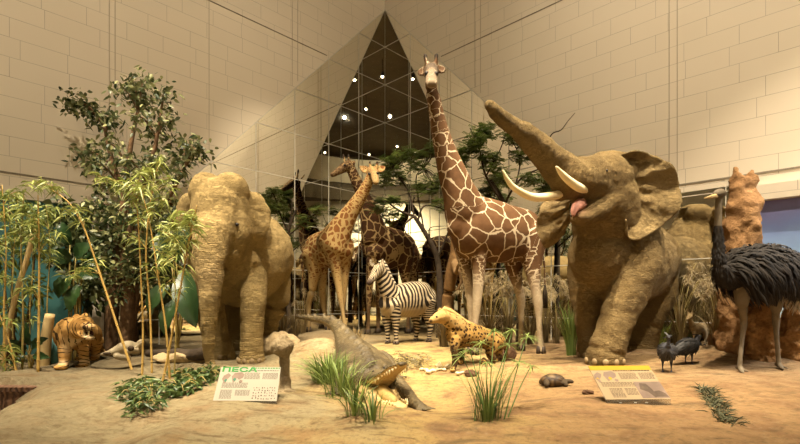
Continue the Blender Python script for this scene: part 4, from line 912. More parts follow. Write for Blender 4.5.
def jawteeth(rows, sgn):
    R = crom([[*P(*r[:3]), r[3]] for r in rows], 8)
    for s in (-1, 1):
        for i in range(8, len(R) - 1, 3):
            T = R[i + 1, :3] - R[i - 1, :3]; S = np.cross(T, (0, 0, 1.)); S /= np.linalg.norm(S); p = R[i, :3] + S * s * R[i, 3] * .86
            h = .034 + .016 * math.sin(i * 1.7); m = MB(); m.tube([p, p + np.array((0, 0, sgn * h * .6)), p + np.array((0, -.004, sgn * h))], [.011, .008, .002], 7); m.build('tooth', M_tusk, cr)
jawteeth([(383, 380, 5.0, .155), (386, 378, 4.92, .15), (393, 373, 4.80, .13), (399, 368.5, 4.70, .12), (402.5, 366, 4.65, .07)], -1)
jawteeth([(381, 391, 4.94, .17), (386, 397.5, 4.78, .155), (393, 402, 4.60, .125), (399, 404.5, 4.46, .105), (402, 406, 4.40, .06)], 1)
m = MB(); R = crom([P(381, 389, 4.98), P(388, 397, 4.74), P(395, 402, 4.56)], 5); m.tube(R, [.05, .07, .075, .075, .075, .07, .065, .06, .05, .035, .015], 10); m.build('tongue', simple('yellow_mouth_skin', (.50, .36, .12), (.38, .25, .09), 16, .5, .5), cr)
for q in EY: eye(cr, b.surf(CX + F * q[0] / q[1], HZ - F * (q[2] - EYE) / q[1]) + (0, .008, 0), .014)

# --- birds
M_legskin = simple('scaly_leg_skin', (.36, .28, .19), (.27, .20, .13), 18, .7, .5)
M_down = leafmat('black_plume', (.006, .004, .003), (.022, .015, .010), .8, .05); M_white = leafmat('white_plume', (.42, .36, .26), (.72, .64, .50), .8, .2)
def feathers(parent, name, mat, V, N, cnt, L, wd, flow, rnd, drop=.0, lift=.25, prob=None, tone=(0, 1)):
    m = MB(); n = len(V); pr = None if prob is None else np.cumsum(prob / prob.sum())
    for _ in range(cnt):
        i = rnd.randrange(n) if pr is None else int(np.searchsorted(pr, rnd.random())); i = min(i, n - 1)
        p, nn = V[i], N[i]; f = np.array(flow(p)); f = f - nn * (f @ nn); f /= np.linalg.norm(f) + 1e-6
        sd = np.cross(nn, f); f = f + sd * rnd.uniform(-.35, .35); l = L * rnd.uniform(.6, 1.25); k = rnd.uniform(.3, 1) * lift
        pts = [p + f * l * t + nn * l * (k * math.sin(t * 2.2) * .5 + .02) - np.array((0, 0, drop * l * t * t)) for t in (0, .35, .7, 1)]
        w_ = wd * rnd.uniform(.7, 1.3); m.strip(pts, [w_ * .5, w_, w_ * .85, w_ * .12], sd, rnd.uniform(*tone), .3)
    return tag(m.build(name, mat, parent), kind='stuff')
rb = random.Random(21)
o = P(757, 368, 6.4); os_ = thing('ostrich', 'black ostrich with long bare legs standing before the red termite mound', 'ostrich', (o[0], o[1], gz(o[0], o[1])))
b = Body()
b.pt([(792, 277, 6.7, 8, 10), (783, 272, 6.62, 16, 18), (766, 269, 6.5, 21, 22), (748, 270, 6.35, 20, 21), (733, 272, 6.24, 13, 16), (726, 272, 6.2, 7, 10)], 0, seg=20)
b.pt([(734, 276, 6.24, 11, 13), (724, 276, 6.18, 8, 10), (719, 262, 6.15, 6.2), (718, 240, 6.15, 4.3), (718, 220, 6.15, 3.5), (718.5, 206, 6.16, 3.3), (719.5, 198, 6.18, 3.4)], 1, seg=14)
b.pt([(723, 193.5, 6.24, 3.4, 3.6), (719.5, 193, 6.16, 4.6, 4.6), (715.5, 194.5, 6.08, 3.6, 3.3)], 2)
ol = [[(745, 285, 6.25, 10), (742, 300, 6.2, 6.5), (743, 314, 6.22, 3.6), (744, 321, 6.26, 3.5), (742.5, 335, 6.22, 2.3), (740.5, 355, 6.15, 2.2), (739.5, 366, 6.13, 2.4)],
      [(774, 285, 6.5, 11), (776, 300, 6.45, 7), (776, 314, 6.47, 3.7), (776, 320, 6.5, 3.6), (776.5, 335, 6.46, 2.3), (778, 355, 6.42, 2.2), (778.5, 366, 6.4, 2.4)]]
ol = [legs_to_ground(L) for L in ol]
for L in ol:
    b.pt(L, 3, seg=12); r = L[-1]; p = P(*r[:3]); z = gz(p[0], p[1])
    b.tube([[p[0] + .02, p[1] + .06, z + .05, .03], [p[0], p[1] - .02, z + .04, .035], [p[0] - .05, p[1] - .11, z + .02, .028], [p[0] - .075, p[1] - .17, z + .012, .016]], 3, seg=8); b.tube([[p[0] + .01, p[1] - .02, z + .035, .025], [p[0] + .05, p[1] - .09, z + .015, .014]], 3, seg=8)
b.skin(.016, 3); V, N = b.Vo, b.No; n = len(V); feath = (b.tag == 0) | ((b.tag == 1) & (V[:, 2] < P(0, 226, 6.15)[2]))
leg = np.zeros(n); leg[b.tag == 3] = 1; leg[(b.tag == 1) & ~feath] = .9; leg[b.tag == 2] = .75
mt, nt, bb = new_mat('ostrich_skin', .8, .2); co = coords(nt); c = mix(nt, attr(nt, 'bare'), (.022, .016, .011), mix(nt, nse(nt, co, 14), (.19, .15, .10), (.11, .085, .055))); col(nt, bb, c); bump(nt, bb, nse(nt, co, 60), .5, .01)
b.done('body', mt, os_, {'bare': leg})
bd = b.tag == 0; flow = lambda p: (.75, .25, -.55)
feathers(os_, 'plumage', M_down, V[bd], N[bd], 2800, .21, .016, flow, rb, .55, .95)
nk_ = (b.tag == 1) & feath; feathers(os_, 'neck_plumage', M_down, V[nk_], N[nk_], 700, .07, .007, lambda p: (.3, .1, -1), rb, 0, .5, tone=(0, .5))
tl_ = bd & (V[:, 0] > P(787, 0, 6.65)[0]); feathers(os_, 'tail_plume', M_white, V[tl_], N[tl_], 420, .26, .022, lambda p: (.5, .2, -.8), rb, .6, .8)
m = MB()
for dz in (0, -.012): m.tube([P(716.5, 195.3, 6.08) + (0, 0, dz), P(711, 196.3, 6.0) + (0, 0, dz), P(704.5, 198, 5.92) + (0, 0, dz * .5)], [.026, .018, .004], 8)
m.build('beak', simple('horn_beak', (.52, .38, .18), (.40, .28, .12), 8, .5, .1), os_)
eye(os_, P(718.2, 192.2, 6.085), .022)
# vulturine guineafowl
M_gf = leafmat('speckled_plumage', (.007, .007, .008), (.06, .056, .055), .6, .05); M_gfd = simple('dark_bird_skin', (.05, .05, .06), (.03, .03, .035), 12, .7, .2)
def fowl(o, yaw, label, headup):
    t = thing('guineafowl', label, 'bird', (o[0], o[1], gz(o[0], o[1]))); R = Matrix.Rotation(yaw, 3, 'Z'); q = lambda x, y, z, *r: [*(np.array(R @ Vector((x, y, z))) + np.array((o[0], o[1], gz(o[0], o[1])))), *r]
    b = Body()
    b.tube([q(-.30, 0, .17, .02, .03), q(-.2, 0, .22, .06, .07), q(-.06, 0, .27, .10, .11), q(.07, 0, .29, .095, .10), q(.15, 0, .31, .05, .06)], 0)
    b.tube([q(.12, 0, .31, .05), q(.18, 0, .37, .03), q(.19, 0, .43 if headup else .38, .019), q(.20, 0, .475 if headup else .40, .017)], 1, seg=10); hz = .49 if headup else .405
    b.ball(q(.21, 0, hz), (.03, .024, .026)); b.tube([q(.22, 0, hz, .016), q(.25, 0, hz - .01, .010), q(.268, 0, hz - .022, .004)], 2, seg=8)
    for s in (-1, 1):
        b.tube([q(-.02, s * .05, .2, .04), q(0, s * .05, .13, .018), q(-.01, s * .05, .06, .010), q(.0, s * .05, .01, .010)], 3, seg=8)
        for a in (-.5, 0, .5): b.tube([q(0, s * .05, .012, .010), q(.06 * math.cos(a), s * .05 + .06 * math.sin(a), .006, .005)], 3, seg=6)
    b.skin(.009, 2); b.done('body', M_gfd, t); bd = b.tag == 0
    fw = np.array(R @ Vector((-1, 0, -.35))); feathers(t, 'plumage', M_gf, b.Vo[bd], b.No[bd], 420, .09, .011, lambda p: fw, rb, .1, .3); eye(t, q(.222, -.02, hz + .004), .006)
    return t
g = G(667, 372); fowl(g, math.radians(-115), 'dark speckled guineafowl with its neck up, facing the room near the elephant', True)

fowl(np.array(((689 - CX) / F * 6.75, 6.75, 0)), math.radians(20), "dark speckled guineafowl with head turned to the ostrich, behind the upright one", False)
# tortoise
g = G(553, 385); tt = thing('tortoise', 'brown tortoise with domed shell resting on the sand below the tallest giraffe', 'tortoise', tuple(g))
m = MB(); m.ball(g + (0, 0, .045), (.145, .11, .085), 20, 10); V = [v for v in m.V]
mt, nt, bb = new_mat('tortoise_shell', .55, .3); vo = nd(nt, 'TexVoronoi', {'Vector': coords(nt), 'Scale': 13.0}, feature='DISTANCE_TO_EDGE').outputs[0]
col(nt, bb, ramp(nt, vo, [(.02, (.03, .018, .01)), (.2, (.09, .055, .025)), (.4, (.14, .09, .04))])); bump(nt, bb, vo, .7, .02); m.build('shell', mt, tt)
b = Body(); gl = lambda x, y, z, *r: [g[0] + x, g[1] + y, g[2] + z, *r]
b.tube([gl(.11, -.03, .045, .035), gl(.165, -.05, .05, .028), gl(.195, -.06, .05, .024)], 0, seg=10); b.tube([gl(-.1, .0, .04, .09, .035), gl(.1, -.02, .04, .09, .035)], 0)
for sx in (-.09, .09):
    for sy in (-.09, .08): b.tube([gl(sx, sy * .7, .05, .035), gl(sx * 1.2, sy * 1.1, .02, .032)], 0, seg=8)
b.skin(.011, 3); b.done('body', simple('tortoise_skin', (.08, .055, .03), (.05, .035, .02), 20, .8, .5), tt)
# ---------------------------------------------------------------- plants
M_bark = simple('brown_bark', (.15, .085, .042), (.085, .05, .026), 9, .9, .7, 24, .03)
M_barkd = simple('dark_bark', (.06, .042, .026), (.032, .022, .014), 9, .9, .6, 24, .03)
M_cane = simple('golden_cane', (.52, .34, .10), (.42, .27, .08), 7, .45, .1)
M_cane_g = simple('olive_cane', (.36, .28, .09), (.28, .21, .07), 7, .45, .1)
M_pole = simple('pale_bamboo_pole', (.58, .44, .22), (.48, .35, .16), 5, .5, .1)
L_ficus = leafmat('ficus_leaf', (.022, .042, .012), (.30, .30, .13)); L_bamboo = leafmat('bamboo_leaf', (.085, .13, .022), (.40, .43, .12))
L_broad = leafmat('broad_leaf', (.010, .028, .010), (.03, .062, .017), .35, .1); L_acacia = leafmat('acacia_leaf', (.045, .080, .014), (.21, .25, .06))
L_dry = leafmat('dry_grass_blade', (.085, .058, .022), (.28, .20, .085), .8, .2); L_reed = leafmat('reed_blade', (.06, .105, .022), (.28, .34, .085), .5, .2)
L_fluff = leafmat('grass_plume', (.24, .18, .10), (.44, .35, .20), .9, .3); L_ivy = leafmat('ivy_leaf', (.030, .065, .018), (.13, .18, .055), .4, .15)
L_needle = leafmat('dark_needle', (.03, .034, .016), (.10, .10, .045), .7, .1); L_grass = leafmat('fine_grass', (.06, .11, .022), (.27, .34, .09), .6, .2)

def rnd_dir(r, zlo=-1, zhi=1):
    a = r.uniform(0, 2 * math.pi); z = r.uniform(zlo, zhi); q = math.sqrt(max(0, 1 - z * z)); return np.array((q * math.cos(a), q * math.sin(a), z))
def leaf(m, p, d, L, wd, r, tone, droop=.3, shape=(.05, .85, 1, .65, .03), up=None):
    d = d / (np.linalg.norm(d) + 1e-9); u = rnd_dir(r) if up is None else np.array(up); sd = np.cross(d, u); sd /= np.linalg.norm(sd) + 1e-9
    n = len(shape); pts = [p + d * L * t - np.array((0, 0, droop * L * t * t)) for t in np.linspace(0, 1, n)]
    m.strip(pts, [wd * s for s in shape], sd, tone, .25)
def to_loc(rows): return [P(*r) for r in rows]

# --- variegated ficus tree at the left
r = random.Random(11)
o = P(126, 345, 7.75); t = thing('ficus_tree', 'tall ficus tree with brown trunks and small dark variegated leaves beside the big domed elephant', 'tree', (o[0], o[1], gz(o[0], o[1])))
mt_ = MB(); lf = MB()
base = [[(112, 350, 7.8), (112, 300, 7.8), (118, 250, 7.8), (124, 200, 7.8), (130, 150, 7.8), (138, 110, 7.8)], [(124, 350, 7.6), (128, 300, 7.6), (126, 250, 7.6), (138, 200, 7.6), (152, 160, 7.5), (160, 120, 7.5)],
        [(134, 350, 8.0), (130, 310, 8.0), (136, 250, 8.0), (128, 210, 8.0), (112, 160, 8.0), (104, 125, 8.0)], [(128, 348, 7.7), (140, 280, 7.7), (158, 220, 7.6), (176, 185, 7.5), (186, 165, 7.5)]]
stems = []
for k, L in enumerate(base):
    pp = to_loc(L); pp[0][2] = gz(pp[0][0], pp[0][1]) - .03; R = crom(pp, 6); mt_.tube(R, np.linspace(.12 if k < 3 else .06, .02, len(R)), 8); stems.append(R)
ends = [(66, 101, 8.0), (74, 104, 7.9), (78, 155, 7.9), (95, 122, 8.1), (118, 92, 7.7), (146, 80, 7.7), (134, 86, 7.9), (166, 92, 7.5), (172, 122, 7.4), (196, 150, 7.4), (206, 154, 7.5), (184, 176, 7.4), (152, 158, 7.3), (120, 160, 7.4), (98, 186, 7.8), (140, 196, 7.3),
        (166, 205, 7.4), (104, 145, 7.6), (88, 208, 7.9), (116, 215, 7.4), (152, 228, 7.3), (132, 118, 7.4), (150, 105, 7.9), (156, 140, 7.8), (96, 232, 7.6), (180, 142, 7.6), (112, 118, 7.8), (128, 180, 7.8), (108, 250, 7.7), (162, 172, 7.8), (90, 165, 7.7), (172, 160, 7.5), (108, 275, 7.4), (128, 262, 7.3), (146, 256, 7.3), (164, 240, 7.3), (118, 236, 7.3), (138, 240, 7.2), (98, 258, 7.5), (150, 285, 7.3), (116, 300, 7.4), (174, 215, 7.3), (134, 215, 7.2), (100, 205, 7.5)]
for e in ends:
    E = P(*e); best = min(((np.linalg.norm(s[i] - E) + .9 * max(0, s[i][2] - E[2] + .25), s[i]) for s in stems for i in range(8, len(s))), key=lambda q: q[0])[1]
    mid = best * .45 + E * .55 + np.array((0, 0, .14)); R = crom([best, mid, E], 6); mt_.tube(R, np.linspace(.022, .006, len(R)), 5)
    Lt = max(.45, np.linalg.norm(E - best))
    for _ in range(int(175 * min(1.5, Lt))):
        i = r.uniform(.25, 1) * (len(R) - 1); a = int(i); p = R[a] + (R[min(a + 1, len(R) - 1)] - R[a]) * (i - a)
        q = p + rnd_dir(r) * r.uniform(.02, .27); tone = max(0, min(1, r.gauss(.22, .2))) if r.random() < .74 else r.uniform(.7, 1)
        leaf(lf, q, rnd_dir(r, -.9, .5), r.uniform(.07, .125), r.uniform(.019, .030), r, tone)
mt_.build('trunk', M_bark, t); lf.build('foliage', L_ficus, t)
# dense broad undergrowth behind it
def shrub(name, label, px, py, Z, blobs, cnt, L, wd, mat, seed, cat='shrub', tone=(0, .8), stems=6, shape=(.05, .85, 1, .65, .03), bark=M_bark, droop=.3, grp=None):
    r = random.Random(seed); o = P(px, py, Z); g = np.array((o[0], o[1], gz(o[0], o[1]))); t = thing(name, label, cat, tuple(g), 0, grp); m, s = MB(), MB()
    for (bx, by, bz, rx, ry) in blobs:
        c = P(bx, by, bz); k = bz / F
        s.tube(crom([g + np.array((r.uniform(-.1, .1), r.uniform(-.1, .1), -.02)), g * .4 + c * .6 + np.array((r.uniform(-.1, .1), 0, 0)), c], 4), np.linspace(.022, .007, 9), 5)
        for _ in range(int(cnt * rx * ry / 400)):
            d = rnd_dir(r); q = c + d * np.array((rx * k, rx * k * .8, ry * k)) * r.random() ** .45
            leaf(m, q, d + rnd_dir(r) * .8 + np.array((0, 0, -.2)), L * r.uniform(.6, 1.15), wd * r.uniform(.75, 1.2), r, r.uniform(*tone), droop, shape)
    s.build('stem', bark, t); m.build('foliage', mat, t); return t
shrub('evergreen_shrub', 'dark evergreen shrub filling the space between the ficus trunks', 118, 345, 8.35, [(100, 270, 8.3, 22, 22), (95, 225, 8.3, 18, 22), (135, 260, 8.4, 20, 25), (165, 250, 8.2, 20, 25), (160, 290, 8.2, 20, 20), (120, 240, 8.3, 20, 18)], 150, .16, .04, L_ficus, 5, tone=(0, .35))
shrub('evergreen_shrub', 'dark leafy shrub behind the tiger beside the teal backdrop', 80, 350, 7.6, [(70, 250, 7.7, 16, 24), (80, 285, 7.6, 18, 18), (62, 215, 7.8, 14, 18), (84, 235, 7.8, 14, 20), (92, 300, 7.7, 12, 14)], 160, .17, .045, L_ficus, 6, tone=(0, .5))
shrub('leafy_shrub', 'green leafy shrub growing in the planter at the edge of the bamboo', 14, 372, 6.9, [(8, 205, 6.8, 18, 18), (20, 228, 6.8, 14, 16), (5, 262, 6.8, 12, 20), (28, 250, 6.9, 12, 16), (10, 310, 6.8, 14, 20), (36, 290, 6.9, 10, 18), (38, 215, 6.9, 12, 14)], 110, .12, .022, L_bamboo, 7, tone=(.0, .45))
# --- broad-leaved plants
def broad_plant(label, px, py, Z, leaves, seed, name='broad_leaf_plant'):
    r = random.Random(seed); o = P(px, py, Z); g = np.array((o[0], o[1], gz(o[0], o[1]))); t = thing(name, label, 'plant', tuple(g)); st = MB()
    for (bx, by, bz, tx, ty, tz, wd) in leaves:
        A, B_ = P(bx, by, bz), P(tx, ty, tz); st.tube(crom([g + (r.uniform(-.05, .05), 0, -.02), g * .5 + A * .5 + (r.uniform(-.06, .06), .02, 0), A], 4), np.linspace(.016, .008, 9), 6)
        ax = B_ - A; sd = np.cross(ax, (0, -1, .35)); sd /= np.linalg.norm(sd); n = 11; k = wd * Z / F; V = []; Fc = []; up = np.cross(sd, ax); up /= np.linalg.norm(up)
        for i in range(n):
            s = i / (n - 1); w_ = k * (math.sin(math.pi * min(1, s * .93 + .07)) ** .75) + .002; p = A + ax * s + up * .12 * np.linalg.norm(ax) * math.sin(math.pi * s)
            for q in (-1, -.5, 0, .5, 1): V.append(p + sd * w_ * q + up * (abs(q) * .32 * w_ + .012 * math.sin(i * 2.1 + q * 3)))
        for i in range(n - 1):
            for j in range(4): Fc.append((i * 5 + j, i * 5 + j + 1, i * 5 + j + 6, i * 5 + j + 5))
        m = MB(); tn = r.uniform(.1, .9); m.raw(V, Fc, [tn + (.25 if abs(i % 5 - 2) == 0 else 0) for i in range(len(V))]); m.build('leaf', L_broad, t)
    st.build('stem', M_cane_g, t); return t
broad_plant('broad-leaved green plant with drooping paddle leaves beside the big domed elephant trunk', 178, 355, 7.0,
    [(184, 272, 7.0, 196, 328, 6.7, 12), (172, 268, 7.0, 158, 232, 7.1, 9), (176, 262, 7.0, 190, 222, 7.1, 9), (168, 285, 6.9, 148, 312, 6.8, 8), (175, 300, 6.9, 164, 335, 6.8, 7), (182, 285, 7.1, 200, 262, 7.2, 8)], 3)
broad_plant('broad-leaved dark plant above the tiger, beside the pale cut bamboo pole', 72, 352, 7.2,
    [(70, 262, 7.2, 52, 250, 7.1, 8), (76, 258, 7.2, 92, 244, 7.2, 8), (72, 275, 7.1, 58, 298, 7.0, 8), (78, 270, 7.2, 98, 278, 7.1, 8), (70, 245, 7.3, 62, 222, 7.3, 7), (80, 285, 7.1, 70, 312, 7.0, 7), (86, 255, 7.3, 100, 266, 7.2, 7)], 4)
broad_plant('low green broad-leaved plant at the foot of the bamboo behind the planter wall', 30, 372, 6.2,
    [(26, 350, 6.2, 8, 340, 6.1, 5), (32, 348, 6.2, 48, 338, 6.2, 5), (30, 345, 6.3, 26, 322, 6.3, 5), (34, 355, 6.1, 50, 358, 6.0, 4), (24, 356, 6.1, 10, 366, 6.0, 4)], 8)
# --- bamboo canes, each with its own leaves
def bamboo(label, rows, rad, mat, sprays, seed, grp, dens=1.0, tone=(.05, 1)):
    r = random.Random(seed); pp = to_loc(rows); pp[0][2] = gz(pp[0][0], pp[0][1]) - .04 if not (pp[0][0] < -4.5 and pp[0][1] < 8) else max(gz(pp[0][0], pp[0][1]), -.05) - .03
    R = crom(pp, 8); t = thing('bamboo_cane', label, 'bamboo', tuple(pp[0]), 0, grp); m, lf = MB(), MB(); n = len(R)
    rr = np.linspace(rad, rad * .35, n); m.tube(R, rr, 8)
    L = np.concatenate(([0], np.cumsum(np.linalg.norm(np.diff(R, axis=0), axis=1))))
    for s in np.arange(.18, L[-1], .24):                  # node rings
        i = int(np.searchsorted(L, s)); i = min(max(i, 1), n - 1); f = (s - L[i - 1]) / (L[i] - L[i - 1]); p = R[i - 1] + (R[i] - R[i - 1]) * f; d = R[i] - R[i - 1]; d /= np.linalg.norm(d); m.tube([p - d * .006, p, p + d * .006], [rr[i] * 1.02, rr[i] * 1.3, rr[i] * 1.02], 8)
    for (sx, sy, sz, k) in sprays:
        E = P(sx, sy, sz); a = R[min(n - 1, max(2, int(np.argmin(np.linalg.norm(R - E - np.array((0, 0, -.15)), axis=1)))))]
        B = crom([a, a * .5 + E * .5 + (0, 0, .05), E], 5); m.tube(B, np.linspace(rad * .3, .002, len(B)), 4)
        for _ in range(int(k * dens)):
            p = B[r.randrange(3, len(B))] + rnd_dir(r) * .05; out = rnd_dir(r, -.55, .5); leaf(lf, p, out, r.uniform(.10, .19), r.uniform(.0085, .0125), r, r.uniform(*tone), .55, (.2, 1, .8, .35, .03))
    m.build('cane', mat, t); lf.build('foliage', L_bamboo, t); return t
gB, gA = 'bamboo canes growing from the rock beside the skull', 'bamboo canes in the planter thicket'
bamboo('bamboo cane leaning outward in front of the bleached cow skull', [(133, 366, 5.9), (116, 322, 5.95), (98, 268, 6.0), (84, 228, 6.0), (70, 204, 6.0), (52, 190, 6.0)], .017, M_cane,
    [(24, 186, 6.0, 20), (36, 182, 6.0, 26), (48, 186, 6.0, 26), (58, 190, 6.1, 20), (74, 206, 5.9, 16), (60, 216, 6.1, 18), (84, 222, 6.1, 14), (80, 270, 5.9, 22), (66, 276, 5.9, 20), (92, 262, 6.0, 14)], 31, None, 1.1, (.3, 1))
bamboo('slender bamboo cane rising straight behind the leafy ground plants', [(142, 384, 5.35), (143, 330, 5.4), (141, 280, 5.4), (139, 235, 5.4), (136, 195, 5.4)], .013, M_cane,
    [(128, 178, 5.4, 30), (142, 172, 5.4, 30), (152, 184, 5.4, 26), (118, 188, 5.4, 22), (134, 200, 5.4, 26), (110, 180, 5.4, 24), (98, 176, 5.5, 24)], 32, None, 1.0, (.25, 1))
bamboo('bamboo cane with a drooping leafy top just beyond the straight cane', [(152, 366, 5.75), (150, 310, 5.8), (146, 255, 5.8), (150, 205, 5.8), (158, 165, 5.8)], .014, M_cane,
    [(160, 160, 5.8, 26), (172, 178, 5.8, 26), (148, 168, 5.8, 24), (166, 200, 5.8, 24), (138, 218, 5.8, 22), (180, 186, 5.8, 20), (128, 236, 5.8, 20)], 33, None, 1.0, (.2, .9))
bamboo('bright golden bamboo cane slanting up before the elephant with hanging trunk', [(161, 398, 4.75), (170, 345, 4.8), (181, 285, 4.8), (190, 235, 4.8), (197, 205, 4.8)], .0135, M_cane,
    [(190, 222, 4.8, 24), (180, 214, 4.8, 26), (168, 222, 4.8, 26), (158, 230, 4.8, 24), (184, 240, 4.8, 22), (196, 214, 4.8, 18), (172, 242, 4.8, 22), (150, 248, 4.8, 20), (200, 228, 4.75, 14)], 34, None, 1.05, (.3, 1))
bamboo('bamboo cane crossing the golden slanting one near its foot', [(170, 380, 5.3), (166, 330, 5.3), (158, 275, 5.3), (150, 225, 5.3), (143, 196, 5.3)], .013, M_cane,
    [(140, 190, 5.3, 22), (152, 208, 5.3, 22), (164, 262, 5.3, 18), (172, 280, 5.3, 18), (176, 256, 5.3, 18), (150, 268, 5.3, 14)], 35, None, 1.0, (.2, .9))
bamboo('thin bamboo cane beside the broad paddle leaf of the green plant', [(174, 366, 5.7), (176, 320, 5.7), (174, 270, 5.7), (168, 230, 5.7)], .010, M_cane_g, [(166, 224, 5.7, 22), (178, 246, 5.7, 20), (186, 268, 5.7, 18), (156, 238, 5.7, 18), (182, 290, 5.7, 12)], 36, None)
for i, (rows, mat, rad, lb) in enumerate([
    ([(38, 372, 5.95), (39, 300, 6.0), (39, 240, 6.0), (38, 195, 6.0)], M_cane, .018, 'straight golden bamboo cane at the inner end of the planter thicket'),
    ([(22, 374, 6.1), (23, 310, 6.1), (21, 250, 6.1), (24, 190, 6.1)], M_cane_g, .015, 'olive bamboo cane rising behind the middle of the planter wall'),
    ([(5, 376, 6.2), (4, 310, 6.2), (6, 250, 6.2), (2, 185, 6.2)], M_cane, .015, 'bamboo cane at the outermost end of the planter wall'),
    ([(15, 374, 6.6), (12, 310, 6.6), (14, 250, 6.6), (18, 200, 6.6)], M_cane_g, .014, 'bamboo cane partly hidden by shrub leaves in the thicket'),
    ([(17, 374, 5.9), (10, 345, 5.9), (-2, 310, 5.9)], M_cane, .016, 'short bamboo cane leaning outward over the planter wall'),
    ([(30, 372, 6.7), (30, 310, 6.7), (33, 260, 6.7), (30, 215, 6.7)], M_cane_g, .013, 'slim bamboo cane standing against the teal backdrop'),
    ([(50, 368, 6.8), (47, 310, 6.8), (50, 250, 6.8), (46, 205, 6.8)], M_cane_g, .012, 'slim bamboo cane next to the pale cut bamboo pole')]):
    x0 = rows[-1][0]; z0 = rows[-1][2]; rq = random.Random(60 + i)
    bamboo(lb, rows, rad, mat, [(x0 + rq.uniform(-16, 16), rows[-1][1] + rq.uniform(-4, 60 if k < 6 else 120), z0, 17) for k in range(9)], 70 + i, gA, 1.0, (.05, .85))
m = MB(); pp = to_loc([(3, 336, 6.5), (14, 302, 6.5), (26, 262, 6.5), (33, 234, 6.5)]); pp[0] = P(0, 372, 6.5); pp[0][2] = -.05; m.tube(crom(pp, 5), .034, 10); o = m.build('bamboo_pole', M_pole); tag(o, 'thick pale bamboo pole slanting through the planter thicket', 'bamboo')
m = MB(); m.tube(crom(to_loc([(43, 372, 6.7), (46, 340, 6.7), (50, 314, 6.7)]), 4), [.072, .072, .071, .071, .07, .07, .066, .063, .06], 14)
o = m.build('bamboo_pole', M_pole); tag(o, 'thick pale cut bamboo pole standing beside the tiger', 'bamboo')
m = MB(); p = P(54, 350, 6.9); m.tube([(p[0], p[1], -.05), (p[0], p[1], .45)], .065, 16); m.tube([(p[0], p[1], .45), (p[0], p[1], .47)], .05, 16); o = m.build('pipe_post', simple('teal_paint', (.10, .24, .23), (.08, .19, .18), 3, .5, 0)); tag(o, 'short teal round post between the pale pole and the tiger', 'post')

# --- acacias
def acacia(label, trunk, rad, branches, tufts, seed, dens=1.0, tone=(0, .8)):
    r = random.Random(seed); pp = to_loc(trunk); pp[0][2] = gz(pp[0][0], pp[0][1]) - .04; t = thing('acacia_tree', label, 'tree', tuple(pp[0])); m, lf = MB(), MB()
    R = crom(pp, 6); m.tube(R, np.linspace(rad, rad * .45, len(R)), 9); allp = [R]
    for b in branches:
        q = crom(to_loc(b[1:]), 5); m.tube(q, np.linspace(b[0], b[0] * .3, len(q)), 6); allp.append(q)
    for (tx, ty, tz, rx, ry, k) in tufts:
        c = P(tx, ty, tz); s = tz / F; cand = np.concatenate(allp[1:] or allp); a = cand[np.argmin(np.linalg.norm(cand - c, axis=1))]
        for _ in range(max(3, int(k / 6))):
            e = c + rnd_dir(r) * np.array((rx * s, rx * s, ry * s)) * r.random() ** .5; tw = crom([a, a * .5 + e * .5 + rnd_dir(r) * .06, e], 4); m.tube(tw, np.linspace(.010, .003, len(tw)), 4)
            for _ in range(int(9 * dens)):
                p = e + rnd_dir(r) * np.array((1, 1, .6)) * r.uniform(0, .17); d = rnd_dir(r, -.5, .4); tn = r.uniform(*tone); L = r.uniform(.10, .17); sd = np.cross(d, (0, 0, 1)); sd /= np.linalg.norm(sd) + 1e-6
                for f in np.linspace(.1, 1, 5):              # pinnate leaflets
                    for s_ in (-1, 1): leaf(lf, p + d * L * f, sd * s_ + d * .5, .058, .015, r, tn, .2, (.3, 1, .1), up=(0, 0, 1))
    m.build('trunk', M_barkd, t); lf.build('foliage', L_acacia, t); return t
acacia('dark-trunked acacia between the zebra and the tallest giraffe', [(440, 340, 11.2), (440, 300, 11.2), (438, 262, 11.2), (428, 238, 11.1), (414, 216, 11.0)], .10,
    [(.035, (414, 216, 11.0), (402, 212, 10.9), (390, 204, 10.9), (382, 196, 10.9)), (.03, (418, 220, 11.0), (424, 206, 11.0), (440, 208, 10.9), (448, 214, 10.9)), (.025, (414, 216, 11.0), (410, 196, 11.1), (400, 178, 11.2), (388, 166, 11.2)),
     (.02, (424, 230, 11.1), (416, 180, 11.2), (424, 168, 11.2)), (.03, (438, 258, 11.2), (446, 238, 11.0), (452, 220, 10.9)), (.03, (414, 216, 11.0), (404, 226, 10.8), (408, 236, 10.8)), (.018, (430, 240, 11.1), (430, 228, 11.0), (446, 226, 10.9))],
    [(392, 164, 11.2, 14, 10, 110), (405, 156, 11.2, 12, 8, 80), (384, 178, 11.1, 9, 9, 60), (404, 174, 11.2, 12, 9, 60), (420, 162, 11.2, 12, 10, 70), (388, 198, 10.9, 12, 8, 80), (396, 214, 10.9, 10, 8, 50), (424, 188, 11.1, 10, 8, 60), (436, 178, 11.1, 10, 14, 60), (378, 208, 10.9, 8, 7, 50), (440, 206, 10.9, 8, 8, 30), (430, 150, 11.2, 8, 8, 40)], 41)
